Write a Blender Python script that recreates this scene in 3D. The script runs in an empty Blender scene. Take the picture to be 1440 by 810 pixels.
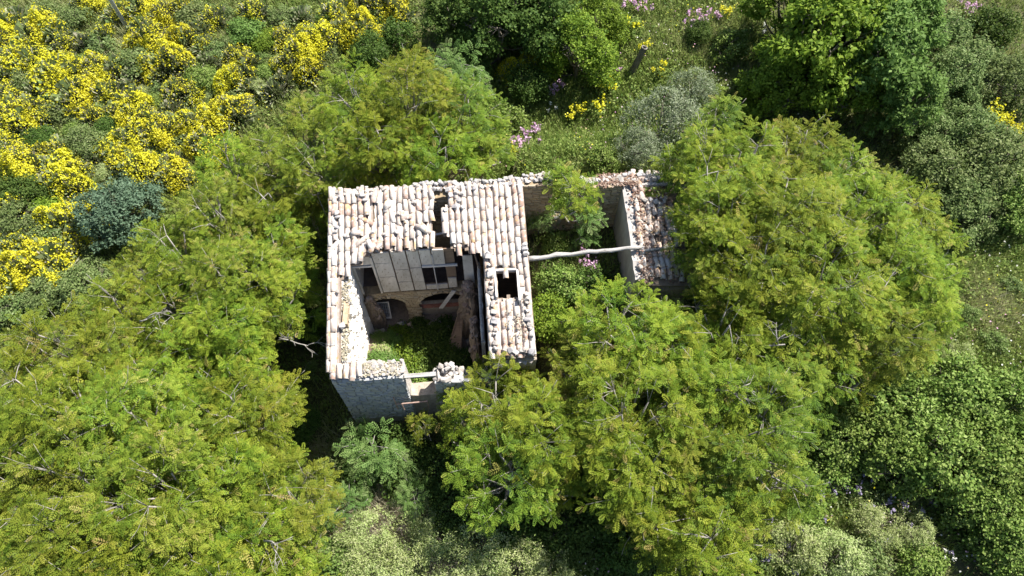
import bpy, bmesh, math, random
import numpy as np
from mathutils import Vector, Matrix, noise

random.seed(7)
RNG = np.random.default_rng(7)
S = bpy.context.scene
COL = S.collection

# ------------------------------------------------------------------ camera, sky, sun, exposure
CAM_H = 26.0
cd = bpy.data.cameras.new('drone_camera')
cd.lens = 24.0; cd.sensor_width = 36.0; cd.clip_start = 0.1; cd.clip_end = 3000
cam = bpy.data.objects.new('drone_camera', cd); COL.objects.link(cam)
cam.location = (0, 0, CAM_H); cam.rotation_euler = (math.radians(30), 0, 0)
S.camera = cam
SHX, SHY = 0.56, 0.40            # metres a shadow moves left / towards the viewer per metre of height
SUN_EL = math.atan2(1.0, math.hypot(SHX, SHY)); SUN_AZ = math.atan2(SHX, SHY)
w = bpy.data.worlds.new('World'); S.world = w; w.use_nodes = True
nt = w.node_tree; bg = nt.nodes['Background']
sky = nt.nodes.new('ShaderNodeTexSky'); sky.sky_type = 'NISHITA'; sky.sun_disc = False
sky.sun_elevation = SUN_EL; sky.sun_rotation = SUN_AZ; sky.altitude = 300
nt.links.new(sky.outputs[0], bg.inputs[0]); bg.inputs[1].default_value = 0.075
sl = bpy.data.lights.new('sun', 'SUN'); sl.energy = 5.0; sl.angle = math.radians(0.5); sl.color = (1.0, 0.96, 0.9)
so = bpy.data.objects.new('sun', sl); COL.objects.link(so)
so.rotation_euler = Vector((-SHX, -SHY, -1)).to_track_quat('-Z', 'Y').to_euler()
S.view_settings.view_transform = 'Standard'; S.view_settings.look = 'None'
S.view_settings.exposure = 1.25; S.view_settings.gamma = 1.0
S.cycles.max_bounces = 6; S.cycles.diffuse_bounces = 3; S.cycles.transmission_bounces = 3
S.cycles.transparent_max_bounces = 4

# ------------------------------------------------------------------ helpers
def at(px, py, z):
    """the world point at height z that the photograph shows at pixel (px, py)"""
    dx = (px-720)/960; dy = (405-py)/960
    wy, wz = .5+dy*.8660254, -.8660254+dy*.5
    t = (z-CAM_H)/wz
    return Vector((dx*t, wy*t, z))

HO = at(466, 266, 6.2); HA = math.radians(4)
def to_st(x, y):
    x = x-HO.x; y = y-HO.y
    return x*math.cos(HA)+y*math.sin(HA), x*math.sin(HA)-y*math.cos(HA)
def L(s, t, z):
    return Vector((HO.x+s*math.cos(HA)+t*math.sin(HA), HO.y+s*math.sin(HA)-t*math.cos(HA), z))
def sm(x):
    x = max(0.0, min(1.0, x)); return x*x*(3-2*x)
def terr(x, y):
    s, t = to_st(x, y)
    z = 0.15*max(0.0, min(y, 60)-16.5) + 0.03*max(0.0, min(-x-8, 40))*sm((y-8)/12)
    c = sm((s-6.75)/.5)*sm((8.0-t)/3.6)
    b = 2.7*c*sm((19.0-s)/5)*sm((t+7)/4)
    nb = 1.6*sm((-t-.1)/2.5)*sm((s+3)/3)*sm((9-s)/3)*sm((t+8)/4)
    z = z + max(b, nb)
    d = 1.0
    if -.6 < s < 7.4 and -.6 < t < 7.4: d = 0.0
    z += d*0.18*noise.noise(Vector((x*.35, y*.35, 0))) + d*0.5*noise.noise(Vector((x*.08, y*.08, 3)))
    return z
def at_g(px, py, h=0.0):
    z = 0.0
    for _ in range(14):
        p = at(px, py, z+h); z = .5*z+.5*terr(p.x, p.y)
    p = at(px, py, z+h); return Vector((p.x, p.y, terr(p.x, p.y)))

def link(o, parent=None):
    COL.objects.link(o)
    if parent: o.parent = parent
    return o
def tag(o, label=None, cat=None, group=None, kind=None):
    if label: o['label'] = label
    if cat: o['category'] = cat
    if group: o['group'] = group
    if kind: o['kind'] = kind
    return o
def empty(name, loc, rz=0.0, label=None, cat=None, group=None):
    o = bpy.data.objects.new(name, None); o.empty_display_size = .2
    o.location = loc; o.rotation_euler = (0, 0, rz)
    return tag(link(o), label, cat, group)
def mesh_k(name, V, k, tint=None, mat=None):
    """mesh of separate k-gons from a flat vertex array"""
    V = np.asarray(V, dtype=np.float32).reshape(-1, 3); n = len(V)
    me = bpy.data.meshes.new(name)
    me.vertices.add(n); me.vertices.foreach_set('co', V.ravel())
    me.loops.add(n); me.loops.foreach_set('vertex_index', np.arange(n, dtype=np.int32))
    me.polygons.add(n//k); me.polygons.foreach_set('loop_start', np.arange(0, n, k, dtype=np.int32))
    me.update(calc_edges=True)
    if tint is not None:
        a = me.attributes.new('tint', 'FLOAT', 'POINT'); a.data.foreach_set('value', np.asarray(tint, dtype=np.float32).ravel())
    if mat:
        for m in (mat if isinstance(mat, (list, tuple)) else [mat]): me.materials.append(m)
    return me
class MB:
    """collects boxes, tubes and quads, then becomes one mesh"""
    def __init__(s): s.v = []; s.f = []
    def add(s, vs, fs):
        b = len(s.v); s.v += [tuple(v) for v in vs]; s.f += [tuple(b+i for i in f) for f in fs]
    def box(s, x0, y0, z0, x1, y1, z1, j=0.0, M=None):
        vs = [Vector((x, y, z))+Vector((random.uniform(-j, j), random.uniform(-j, j), random.uniform(-j, j))) for z in (z0, z1) for y in (y0, y1) for x in (x0, x1)]
        if M: vs = [M@v for v in vs]
        s.add(vs, [(0, 2, 3, 1), (4, 5, 7, 6), (0, 1, 5, 4), (2, 6, 7, 3), (0, 4, 6, 2), (1, 3, 7, 5)])
    def tube(s, pts, rads, n=6, jit=0.0):
        pts = [Vector(p) for p in pts]; rings = []
        for i, p in enumerate(pts):
            d = (pts[min(i+1, len(pts)-1)]-pts[max(i-1, 0)]).normalized()
            a = d.orthogonal().normalized() if i == 0 else (A-d*A.dot(d)).normalized()
            A = a; b = d.cross(a)
            rings.append([p+(a*math.cos(2*math.pi*k/n)+b*math.sin(2*math.pi*k/n))*rads[i]*(1+random.uniform(-jit, jit)) for k in range(n)])
        vs = [v for r in rings for v in r]; fs = []
        for i in range(len(pts)-1):
            for k in range(n):
                k2 = (k+1) % n; fs.append((i*n+k, i*n+k2, (i+1)*n+k2, (i+1)*n+k))
        fs.append(tuple(range(n-1, -1, -1))); fs.append(tuple((len(pts)-1)*n+k for k in range(n)))
        s.add(vs, fs)
    def mesh(s, name, mat, smooth=False):
        me = bpy.data.meshes.new(name); me.from_pydata(s.v, [], s.f)
        if mat: me.materials.append(mat)
        if smooth: me.polygons.foreach_set('use_smooth', [True]*len(me.polygons))
        me.update(); return me
    def build(s, name, mat, parent=None, smooth=False):
        return link(bpy.data.objects.new(name, s.mesh(name, mat, smooth)), parent)
def piece(name, me, parent, loc, rot=(0, 0, 0), sc=(1, 1, 1)):
    o = bpy.data.objects.new(name, me); o.location = loc; o.rotation_euler = rot; o.scale = sc
    return link(o, parent)

# ------------------------------------------------------------------ materials
def new_mat(name):
    m = bpy.data.materials.new(name); m.use_nodes = True
    t = m.node_tree; return m, t, t.nodes['Principled BSDF'], t.nodes['Material Output']
def ramp(t, cols, pos=None, interp='LINEAR'):
    r = t.nodes.new('ShaderNodeValToRGB'); e = r.color_ramp.elements; r.color_ramp.interpolation = interp
    n = len(cols); pos = pos or [i/(n-1) for i in range(n)]
    while len(e) < n: e.new(.5)
    for i in range(n): e[i].position = pos[i]; e[i].color = (*cols[i], 1)
    return r
def mixc(t, fac, a, b, mode='MIX'):
    m = t.nodes.new('ShaderNodeMix'); m.data_type = 'RGBA'; m.blend_type = mode
    for s, v in ((m.inputs[0], fac), (m.inputs[6], a), (m.inputs[7], b)):
        if hasattr(v, 'is_output'): t.links.new(v, s)
        elif isinstance(v, (int, float)): s.default_value = v
        else: s.default_value = (*v, 1)
    return m.outputs[2]
def tex(t, kind, scale, detail=4, coord='Object', rough=.6, stretch=None, dist=0):
    c = t.nodes.new('ShaderNodeTexCoord'); n = t.nodes.new('ShaderNodeTex'+kind); n.inputs['Scale'].default_value = scale
    if kind == 'Noise': n.inputs['Detail'].default_value = detail; n.inputs['Roughness'].default_value = rough; n.inputs['Distortion'].default_value = dist
    src = c.outputs[coord]
    if stretch:
        mp = t.nodes.new('ShaderNodeMapping'); mp.inputs['Scale'].default_value = stretch; t.links.new(src, mp.inputs[0]); src = mp.outputs[0]
    t.links.new(src, n.inputs['Vector']); return n
def rand_out(t):
    o = t.nodes.new('ShaderNodeObjectInfo'); return o.outputs['Random']
def bump(t, b, h, strength=.5, dist=.02):
    n = t.nodes.new('ShaderNodeBump'); n.inputs['Strength'].default_value = strength; n.inputs['Distance'].default_value = dist
    t.links.new(h, n.inputs['Height']); t.links.new(n.outputs[0], b.inputs['Normal'])
def thr(t, v, lo, hi):
    m = t.nodes.new('ShaderNodeMapRange'); m.inputs[1].default_value = lo; m.inputs[2].default_value = hi; t.links.new(v, m.inputs[0]); return m.outputs[0]

def leaf_mat(name, cols, pos=None, trans=.4, rough=.6, spec=.13, vary=.12):
    m, t, b, out = new_mat(name)
    a = t.nodes.new('ShaderNodeAttribute'); a.attribute_name = 'tint'
    r = ramp(t, cols, pos); t.links.new(a.outputs['Fac'], r.inputs[0])
    h = t.nodes.new('ShaderNodeHueSaturation'); t.links.new(r.outputs[0], h.inputs['Color'])
    mr = t.nodes.new('ShaderNodeMapRange'); mr.inputs[3].default_value = .5-vary*.09; mr.inputs[4].default_value = .5+vary*.09
    t.links.new(rand_out(t), mr.inputs[0]); t.links.new(mr.outputs[0], h.inputs['Hue'])
    mv = t.nodes.new('ShaderNodeMapRange'); mv.inputs[3].default_value = 1-vary; mv.inputs[4].default_value = 1+vary
    t.links.new(rand_out(t), mv.inputs[0]); t.links.new(mv.outputs[0], h.inputs['Value'])
    b.inputs['Roughness'].default_value = rough; b.inputs['Specular IOR Level'].default_value = spec
    t.links.new(h.outputs[0], b.inputs['Base Color'])
    tr = t.nodes.new('ShaderNodeBsdfTranslucent'); t.links.new(h.outputs[0], tr.inputs[0])
    mx = t.nodes.new('ShaderNodeMixShader'); mx.inputs[0].default_value = trans
    t.links.new(b.outputs[0], mx.inputs[1]); t.links.new(tr.outputs[0], mx.inputs[2]); t.links.new(mx.outputs[0], out.inputs[0])
    return m
M = {}
M['frond'] = leaf_mat('feathery_leaf', [(.070, .125, .012), (.125, .190, .016), (.205, .252, .022), (.265, .285, .035), (.30, .25, .07)], [0, .32, .62, .92, 1], trans=.32, vary=.16)
M['frond_olive'] = leaf_mat('olive_feathery_leaf', [(.060, .11, .013), (.120, .182, .017), (.200, .245, .026), (.262, .278, .042), (.31, .26, .09)], [0, .32, .62, .88, 1], trans=.32, vary=.16)
M['frond_deep'] = leaf_mat('deep_feathery_leaf', [(.050, .105, .012), (.095, .170, .018), (.160, .235, .024), (.230, .280, .034), (.28, .26, .06)], [0, .32, .62, .92, 1], trans=.32, vary=.16)
M['frond_fresh'] = leaf_mat('fresh_leaf', [(.075, .14, .03), (.12, .21, .05), (.19, .28, .08), (.24, .29, .12)])
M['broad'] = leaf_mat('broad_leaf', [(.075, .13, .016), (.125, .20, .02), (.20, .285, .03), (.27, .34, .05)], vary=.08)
M['lime'] = leaf_mat('lime_leaf', [(0.090, 0.160, 0.030), (0.140, 0.230, 0.050), (0.200, 0.290, 0.080)])
M['weed'] = leaf_mat('weed_leaf', [(.08, .14, .03), (.14, .21, .05), (.22, .29, .09), (.30, .34, .15)])
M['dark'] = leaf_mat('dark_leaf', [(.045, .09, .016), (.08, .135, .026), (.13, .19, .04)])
M['grey'] = leaf_mat('grey_green_leaf', [(.08, .125, .035), (.13, .19, .055), (.21, .27, .09), (.29, .33, .15)])
M['blue'] = leaf_mat('blue_green_leaf', [(.07, .12, .07), (.11, .17, .10), (.17, .24, .15)])
M['silver'] = leaf_mat('silver_leaf', [(.10, .145, .06), (.17, .22, .11), (.26, .30, .18), (.37, .40, .29)])
M['bramble'] = leaf_mat('bramble_leaf', [(.06, .115, .018), (.115, .185, .03), (.19, .26, .055), (.27, .33, .10)], trans=.25, vary=.07)
M['broom'] = leaf_mat('broom_stem', [(.13, .18, .06), (.20, .25, .10), (.28, .31, .16), (.40, .37, .27)], trans=.2)
M['drybrush'] = leaf_mat('dry_brush_stem', [(0.195, 0.169, 0.117), (0.325, 0.286, 0.208), (0.494, 0.429, 0.338)], trans=.1)
M['yellow'] = leaf_mat('yellow_petal', [(.50, .46, .02), (.62, .585, .025), (.72, .69, .09)], trans=.35, vary=.05)
M['pink'] = leaf_mat('pink_petal', [(.38, .20, .32), (.50, .31, .44), (.62, .46, .57)], trans=.3)
M['violet'] = leaf_mat('violet_petal', [(.20, .16, .26), (.30, .25, .38), (.40, .36, .47)], trans=.3)
M['white'] = leaf_mat('white_petal', [(.6, .6, .52), (.8, .8, .74)], trans=.3)
M['grass'] = leaf_mat('grass_blade', [(.12, .20, .035), (.21, .28, .06), (.31, .35, .12), (.44, .43, .23), (.54, .49, .34)], trans=.35, vary=0)
M['pale'] = leaf_mat('pale_stalk', [(.17, .25, .06), (.28, .36, .11), (.38, .44, .18), (.48, .49, .27)], trans=.3)
M['herb'] = leaf_mat('herb_leaf', [(.08, .14, .03), (.15, .22, .045), (.25, .31, .08), (.33, .36, .14)], trans=.35, vary=0)
M['petal'] = leaf_mat('meadow_petal', [(.60, .55, .02), (.62, .60, .05), (.55, .25, .45), (.7, .7, .62)], trans=.3, vary=0)
M['litter'] = leaf_mat('dead_leaf', [(.10, .06, .045), (.19, .11, .08), (.31, .22, .16), (.42, .35, .29)], trans=.15, vary=0)

def bark(name, c1, c2):
    m, t, b, o = new_mat(name); n = tex(t, 'Noise', 9, 5, stretch=(1, 1, .3))
    r = ramp(t, [c1, c2], [.3, .7]); t.links.new(n.outputs[0], r.inputs[0]); t.links.new(r.outputs[0], b.inputs['Base Color'])
    b.inputs['Roughness'].default_value = .9; bump(t, b, n.outputs[0], .6, .02); return m
M['bark'] = bark('grey_bark', (.16, .145, .12), (.38, .35, .31))
M['bark_dark'] = bark('dark_bark', (.07, .06, .045), (.20, .17, .13))

def tile_mat():
    m, t, b, o = new_mat('terracotta_tile'); r0 = rand_out(t)
    r = ramp(t, [(.38, .31, .26), (.43, .35, .29), (.37, .26, .21), (.46, .41, .36), (.32, .21, .16), (.42, .35, .30), (.49, .45, .41), (.38, .28, .22), (.44, .37, .31)], interp='CONSTANT')
    t.links.new(r0, r.inputs[0])
    g = tex(t, 'Noise', 3.0, 6, rough=.7, coord='Object'); ad = t.nodes.new('ShaderNodeVectorMath'); ad.operation = 'ADD'
    c = t.nodes.new('ShaderNodeTexCoord'); cb = t.nodes.new('ShaderNodeCombineXYZ'); ml = t.nodes.new('ShaderNodeMath'); ml.operation = 'MULTIPLY'; ml.inputs[1].default_value = 57
    t.links.new(r0, ml.inputs[0]); t.links.new(ml.outputs[0], cb.inputs[0]); t.links.new(ml.outputs[0], cb.inputs[2])
    t.links.new(c.outputs['Object'], ad.inputs[0]); t.links.new(cb.outputs[0], ad.inputs[1])
    for n_, sc in ((g, 7),): n_.inputs['Scale'].default_value = sc; t.links.new(ad.outputs[0], n_.inputs['Vector'])
    lich = thr(t, g.outputs[0], .48, .62)
    c1 = mixc(t, lich, r.outputs[0], (.50, .46, .42))
    n2 = t.nodes.new('ShaderNodeTexNoise'); n2.inputs['Scale'].default_value = 24; n2.inputs['Detail'].default_value = 4; t.links.new(ad.outputs[0], n2.inputs['Vector'])
    dk = thr(t, n2.outputs[0], .58, .72)
    mm = t.nodes.new('ShaderNodeMath'); mm.operation = 'MULTIPLY'; mm.inputs[1].default_value = .7; t.links.new(dk, mm.inputs[0])
    c2 = mixc(t, mm.outputs[0], c1, (.17, .14, .12))
    n3 = t.nodes.new('ShaderNodeTexNoise'); n3.inputs['Scale'].default_value = 4; t.links.new(ad.outputs[0], n3.inputs['Vector'])
    mm3 = t.nodes.new('ShaderNodeMath'); mm3.operation = 'MULTIPLY'; mm3.inputs[1].default_value = .7; t.links.new(thr(t, n3.outputs[0], .60, .68), mm3.inputs[0])
    c3 = mixc(t, mm3.outputs[0], c2, (.42, .27, .11))
    t.links.new(c3, b.inputs['Base Color']); b.inputs['Roughness'].default_value = .9
    bump(t, b, n2.outputs[0], .5, .01); return m
M['tile'] = tile_mat()
def stone_mat(name, cols, lich=(.55, .53, .5), amt=.5):
    m, t, b, o = new_mat(name); r = ramp(t, cols); t.links.new(rand_out(t), r.inputs[0])
    n = tex(t, 'Noise', 5, 6, rough=.7); n2 = tex(t, 'Noise', 22, 4)
    mm = t.nodes.new('ShaderNodeMath'); mm.operation = 'MULTIPLY'; mm.inputs[1].default_value = amt; t.links.new(thr(t, n.outputs[0], .45, .65), mm.inputs[0])
    c = mixc(t, mm.outputs[0], r.outputs[0], lich)
    m2 = t.nodes.new('ShaderNodeMath'); m2.operation = 'MULTIPLY'; m2.inputs[1].default_value = .5; t.links.new(thr(t, n2.outputs[0], .55, .75), m2.inputs[0])
    c = mixc(t, m2.outputs[0], c, (.12, .11, .10))
    t.links.new(c, b.inputs['Base Color']); b.inputs['Roughness'].default_value = .92; bump(t, b, n2.outputs[0], .7, .02); return m
M['stone'] = stone_mat('limestone', [(.27, .25, .22), (.40, .37, .34), (.33, .28, .24), (.46, .43, .40), (.25, .24, .25), (.38, .33, .28)], (.48, .45, .41))
M['stone_grey'] = stone_mat('grey_wall_stone', [(.33, .33, .33), (.44, .44, .43), (.38, .36, .33), (.50, .50, .48), (.30, .31, .33)])
M['stone_ochre'] = stone_mat('ochre_wall_stone', [(.36, .27, .16), (.44, .34, .21), (.32, .23, .14), (.50, .40, .27), (.38, .31, .22)], (.46, .38, .27), .35)
M['stone_brown'] = stone_mat('brown_rubble', [(.20, .14, .10), (.28, .20, .15), (.34, .26, .20), (.24, .15, .11), (.30, .25, .22)], (.36, .31, .27), .4)
def flat_mat(name, c1, c2, scale=4, bs=.4, bd=.02, rough=.9, stretch=None, c3=None, world=False):
    m, t, b, o = new_mat(name); n = tex(t, 'Noise', scale, 7, rough=.68, stretch=stretch)
    if world:
        gp = t.nodes.new('ShaderNodeNewGeometry'); mp = t.nodes.new('ShaderNodeMapping'); mp.inputs['Scale'].default_value = stretch or (1, 1, 1)
        t.links.new(gp.outputs['Position'], mp.inputs[0]); t.links.new(mp.outputs[0], n.inputs['Vector'])
    r = ramp(t, [c1, c2], [.32, .68]); t.links.new(n.outputs[0], r.inputs[0]); col = r.outputs[0]
    if c3:
        n2 = tex(t, 'Noise', scale*3.1, 5, rough=.7); mm = t.nodes.new('ShaderNodeMath'); mm.operation = 'MULTIPLY'; mm.inputs[1].default_value = .7
        t.links.new(thr(t, n2.outputs[0], .56, .66), mm.inputs[0]); col = mixc(t, mm.outputs[0], col, c3)
    t.links.new(col, b.inputs['Base Color']); b.inputs['Roughness'].default_value = rough; bump(t, b, n.outputs[0], bs, bd); return m
M['mortar'] = flat_mat('earth_mortar', (.26, .21, .16), (.42, .36, .29), 6, .7, .03, c3=(.18, .14, .10))
M['mortar_ochre'] = flat_mat('ochre_mortar', (.22, .16, .09), (.36, .27, .16), 6, .7, .03, c3=(.14, .10, .06))
M['plaster'] = flat_mat('white_plaster', (.62, .58, .52), (.78, .75, .70), 3.5, .8, .04, c3=(.42, .36, .28))
M['wall_top'] = flat_mat('rubble_wall_top', (.40, .36, .31), (.64, .60, .55), 7, 1.0, .08, c3=(.27, .22, .16))
M['panel'] = flat_mat('grey_board', (.42, .37, .31), (.66, .60, .53), 2.2, .4, .015, c3=(.25, .19, .13), world=True, stretch=(1, 1, .45))
M['deck'] = flat_mat('roof_earth', (.15, .11, .08), (.27, .21, .16), 8, .6, .02)
M['wood_grey'] = flat_mat('weathered_timber', (.20, .185, .17), (.46, .44, .41), 6, 1.0, .03, stretch=(.25, 2.5, 2.5), c3=(.09, .075, .06))
M['wood_brown'] = flat_mat('brown_timber', (.14, .09, .06), (.26, .18, .12), 5, .6, .015, stretch=(.4, 3, 3))
M['wood_pale'] = flat_mat('pale_timber', (.50, .46, .42), (.68, .64, .60), 5, .5, .01, stretch=(.4, 3, 3))
M['floor'] = flat_mat('dusty_floor_and_niche_shade', (.08, .06, .05), (.16, .12, .10), 5, .5, .02)
M['brick'] = stone_mat('red_brick', [(.26, .09, .06), (.34, .13, .09), (.30, .12, .09)], (.36, .22, .17), .35)
M['metal_grey'] = flat_mat('galvanised_metal', (.30, .31, .34), (.42, .43, .46), 8, .1, .005, .5)
M['rust'] = flat_mat('rusty_iron', (.28, .17, .13), (.42, .30, .25), 12, .3, .005, .8)
M['moss'] = flat_mat('moss_and_soil', (.30, .21, .13), (.44, .33, .22), 9, .9, .03, c3=(.24, .25, .05))
M['rubble'] = flat_mat('rubble_earth', (.14, .10, .07), (.30, .23, .17), 9, 1.0, .06)
M['mud'] = flat_mat('plastered_wall', (.30, .27, .24), (.44, .41, .38), 3, .5, .02, stretch=(1, 1, .4))
def ground_mat():
    m, t, b, o = new_mat('meadow_soil'); n = tex(t, 'Noise', .35, 6); n2 = tex(t, 'Noise', 6, 6, rough=.75)
    r = ramp(t, [(.07, .085, .025), (.11, .12, .04), (.19, .17, .08), (.26, .22, .13)], [.3, .45, .6, .75]); t.links.new(n.outputs[0], r.inputs[0])
    c = mixc(t, thr(t, n2.outputs[0], .35, .7), r.outputs[0], (.05, .045, .02), 'MIX')
    t.links.new(c, b.inputs['Base Color']); b.inputs['Roughness'].default_value = 1; bump(t, b, n2.outputs[0], .9, .08); return m
M['ground'] = ground_mat()

# ------------------------------------------------------------------ ground
def build_ground():
    q = np.linspace(-1, 1, 301); c = np.sign(q)*(45*np.abs(q)+855*np.abs(q)**9)
    xs = c; ys = c+18; n = len(q)
    V = [(x, y, terr(x, y)) for y in ys for x in xs]
    F = [(j*n+i, j*n+i+1, (j+1)*n+i+1, (j+1)*n+i) for j in range(n-1) for i in range(n-1)]
    me = bpy.data.meshes.new('ground'); me.from_pydata(V, [], F); me.materials.append(M['ground'])
    me.polygons.foreach_set('use_smooth', [True]*len(me.polygons))
    return tag(link(bpy.data.objects.new('ground', me)), 'rough hillside meadow soil under all the trees and bushes', 'ground', kind='structure')
build_ground()

# ------------------------------------------------------------------ small masonry meshes
def rubble_meshes(n, mat, flat=.7):
    out = []
    for i in range(n):
        bm = bmesh.new(); rnd = random.Random(100+i)
        for _ in range(13):
            v = Vector((rnd.gauss(0, 1), rnd.gauss(0, 1), rnd.gauss(0, 1))).normalized()
            v = Vector([math.copysign(abs(c)**.7, c) for c in v])
            bm.verts.new((v.x*.5*rnd.uniform(.85, 1.1), v.y*.5*rnd.uniform(.85, 1.1), v.z*.5*flat*rnd.uniform(.85, 1.1)))
        r = bmesh.ops.convex_hull(bm, input=bm.verts)
        for v in [v for v in bm.verts if not v.link_faces]: bm.verts.remove(v)
        me = bpy.data.meshes.new('stone'); bm.to_mesh(me); bm.free(); me.materials.append(mat); out.append(me)
    return out
def block_meshes(n, mat):
    """a squared wall stone, 1 x 1 x 1, its face towards -y chamfered and uneven"""
    out = []
    for i in range(n):
        r = random.Random(50+i); j = lambda a: r.uniform(-a, a); c = .09
        vs = [(sx*(.5+j(.04)), .5, sz*(.5+j(.07))) for sz in (-1, 1) for sx in (-1, 1)]
        vs += [(sx*(.5+j(.04)), -.25+j(.1), sz*(.5+j(.07))) for sz in (-1, 1) for sx in (-1, 1)]
        vs += [(sx*(.5-c+j(.04)), -.5+j(.16), sz*(.5-c*1.6+j(.08))) for sz in (-1, 1) for sx in (-1, 1)]
        fs = [(0, 1, 3, 2)]
        for a in (0, 4): fs += [(a, a+4, a+5, a+1), (a+1, a+5, a+7, a+3), (a+3, a+7, a+6, a+2), (a+2, a+6, a+4, a)]
        fs.append((8, 10, 11, 9))
        me = bpy.data.meshes.new('stone'); me.from_pydata(vs, [], fs); me.materials.append(mat); me.update(); out.append(me)
    return out
RUB = rubble_meshes(9, M['stone']); RUB_B = rubble_meshes(6, M['stone_brown'])
BLK_G = block_meshes(8, M['stone_grey']); BLK_O = block_meshes(8, M['stone_ochre']); BRK = block_meshes(4, M['brick'])
def tile_meshes(n):
    out = []
    for i in range(n):
        r = random.Random(300+i); seg = 6; Lt = .56; th = .017; vs = []; fs = []
        ra, rb = .088, .104                      # narrow upper end (+y), wide lower end (-y)
        chip = r.random() < .5
        for k, (y, rad) in enumerate(((Lt*.55, ra), (0, (ra+rb)/2), (-Lt*.45, rb))):
            for q in range(seg+1):
                a = math.pi*(q/seg); rr = rad*(1+r.uniform(-.03, .03)); yy = y+r.uniform(-.008, .008)
                if k == 2 and chip and q in (1, 2): yy += r.uniform(.03, .09)
                vs.append((rr*math.cos(a), yy, rr*.92*math.sin(a)))
            for q in range(seg+1):
                a = math.pi*(q/seg); rr = rad-th; vs.append((rr*math.cos(a), y, rr*.92*math.sin(a)))
        W = (seg+1)*2
        for k in range(2):
            for q in range(seg):
                a = k*W+q; fs.append((a, a+1, a+W+1, a+W)); b = k*W+seg+1+q; fs.append((b+1, b, b+W, b+W+1))
        for q in range(seg):
            fs.append((q+1, q, seg+1+q, seg+2+q)); a = 2*W+q; fs.append((a, a+1, a+seg+2, a+seg+1))
        me = bpy.data.meshes.new('roof_tile'); me.from_pydata(vs, [], fs); me.materials.append(M['tile'])
        me.polygons.foreach_set('use_smooth', [i < 4*seg for i in range(len(me.polygons))]); me.update(); out.append(me)
    return out
TILE = tile_meshes(8)
def wall_run(name, mat, parent, p0, p1, thick, z0, ztop, n=None, jag=.06, bulge=0.0):
    """masonry wall in plan from p0 to p1 (house coordinates), thickness to its left, with a broken, uneven top"""
    p0 = Vector((p0[0], p0[1], 0)); p1 = Vector((p1[0], p1[1], 0)); d = p1-p0; nrm = Vector((-d.y, d.x, 0)).normalized()
    n = n or max(2, int(d.length/.22)); b = MB(); vs = []; fs = []; K = 8
    for i in range(n+1):
        q = i/n; p = p0+d*q; zt = ztop(q) if callable(ztop) else ztop; zt += random.uniform(-jag, jag)
        for w_, zf in ((0, 0), (0, .5), (0, .93), (.06, 1), (.94, 1), (1, .93), (1, .5), (1, 0)):
            bb = bulge*(1-zf) if w_ > .5 else 0
            v = p+nrm*(w_*thick+bb)+Vector((0, 0, z0+(zt-z0)*zf))
            if 0 < zf: v += Vector((random.uniform(-.02, .02), random.uniform(-.02, .02), random.uniform(-.03, .03)))
            vs.append(v)
    for i in range(n):
        for k in range(K-1): a = i*K+k; fs.append((a, a+K, a+K+1, a+1))
    fs.append(tuple(range(K))); fs.append(tuple(n*K+k for k in range(K-1, -1, -1)))
    b.add(vs, fs); return b.build(name, mat, parent)
def course(parent, mesh_list, s0, s1, y, z0, z1, h, wmin, wmax, rot=0.0, skip=None, depth=.10, ztop=None):
    """lay separate stones in courses on a wall face; x runs s0..s1, the face looks along -y turned by rot"""
    z = z0; k = 0
    while z < z1-.02:
        hh = h*random.uniform(.75, 1.3); x = s0-(random.uniform(0, .2) if k % 2 else 0)
        while x < s1-.05:
            ww = random.uniform(wmin, wmax); a = max(x, s0); bx = min(x+ww, s1); cx = (a+bx)/2
            ok = bx-a > .06 and not (skip and skip(cx, z+hh/2)) and not (ztop and z+hh > ztop(cx))
            if ok:
                if rot == 0: loc, r = (cx, y+random.uniform(-.012, .02), z+hh/2), 0
                else: loc, r = (y+random.uniform(-.02, .012)*math.copysign(1, rot), cx, z+hh/2), rot
                piece('stone', random.choice(mesh_list), parent, loc, (random.uniform(-.02, .02), random.uniform(-.03, .03), r), ((bx-a)*.92, depth, hh*.86))
            x += ww
        z += hh; k += 1

def litter(name, parent, n, area, zf, size, mat):
    V = []; T = []
    for _ in range(n):
        s, t = area(); p = Vector((s, -t, zf(s, t)+random.uniform(0, .05))); a = random.uniform(0, 6.28); l = size*random.uniform(.6, 1.4)
        d = Vector((math.cos(a), math.sin(a), random.uniform(-.5, .5)))*l; e = Vector((-math.sin(a), math.cos(a), random.uniform(-.5, .5)))*l*.5
        V += [p, p+d*.5+e, p+d, p+d*.5-e]; T += [random.random()]*4
    o = link(bpy.data.objects.new(name, mesh_k(name, [tuple(v) for v in V], 4, T, mat)), parent); o['kind'] = 'stuff'; return o
# ------------------------------------------------------------------ the ruined farmhouse; house axes: x east, y = -t (south is -y), z up
house = empty('ruined_farmhouse', (HO.x, HO.y, 0), HA, 'roofless two-storey stone farmhouse ruin with patches of pale terracotta tiles, amid the trees', 'ruin')
def rz(t): return 6.2-.22*t
def pxv(s, t):                                     # photograph pixel of a roof point
    p = L(s, t, rz(t))-Vector((0, 0, CAM_H))
    f = p.y*.5-p.z*.8660254; u = p.y*.8660254+p.z*.5
    return 720+960*p.x/f, 405-960*u/f
NW = wall_run('north_wall', M['mortar_ochre'], house, (0, -.5), (7.0, -.5), .5, 0, lambda q: 5.98)
WW = wall_run('west_wall', M['plaster'], house, (.02, -.52), (.02, -6.2), .44, 0, lambda q: 5.96-1.36*q, bulge=.22, jag=.05)
SW = wall_run('south_wall', M['wall_top'], house, (0.02, -6.79), (2.46, -6.79), .60, 0, lambda q: 4.52-.10*q, jag=.03)
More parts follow.
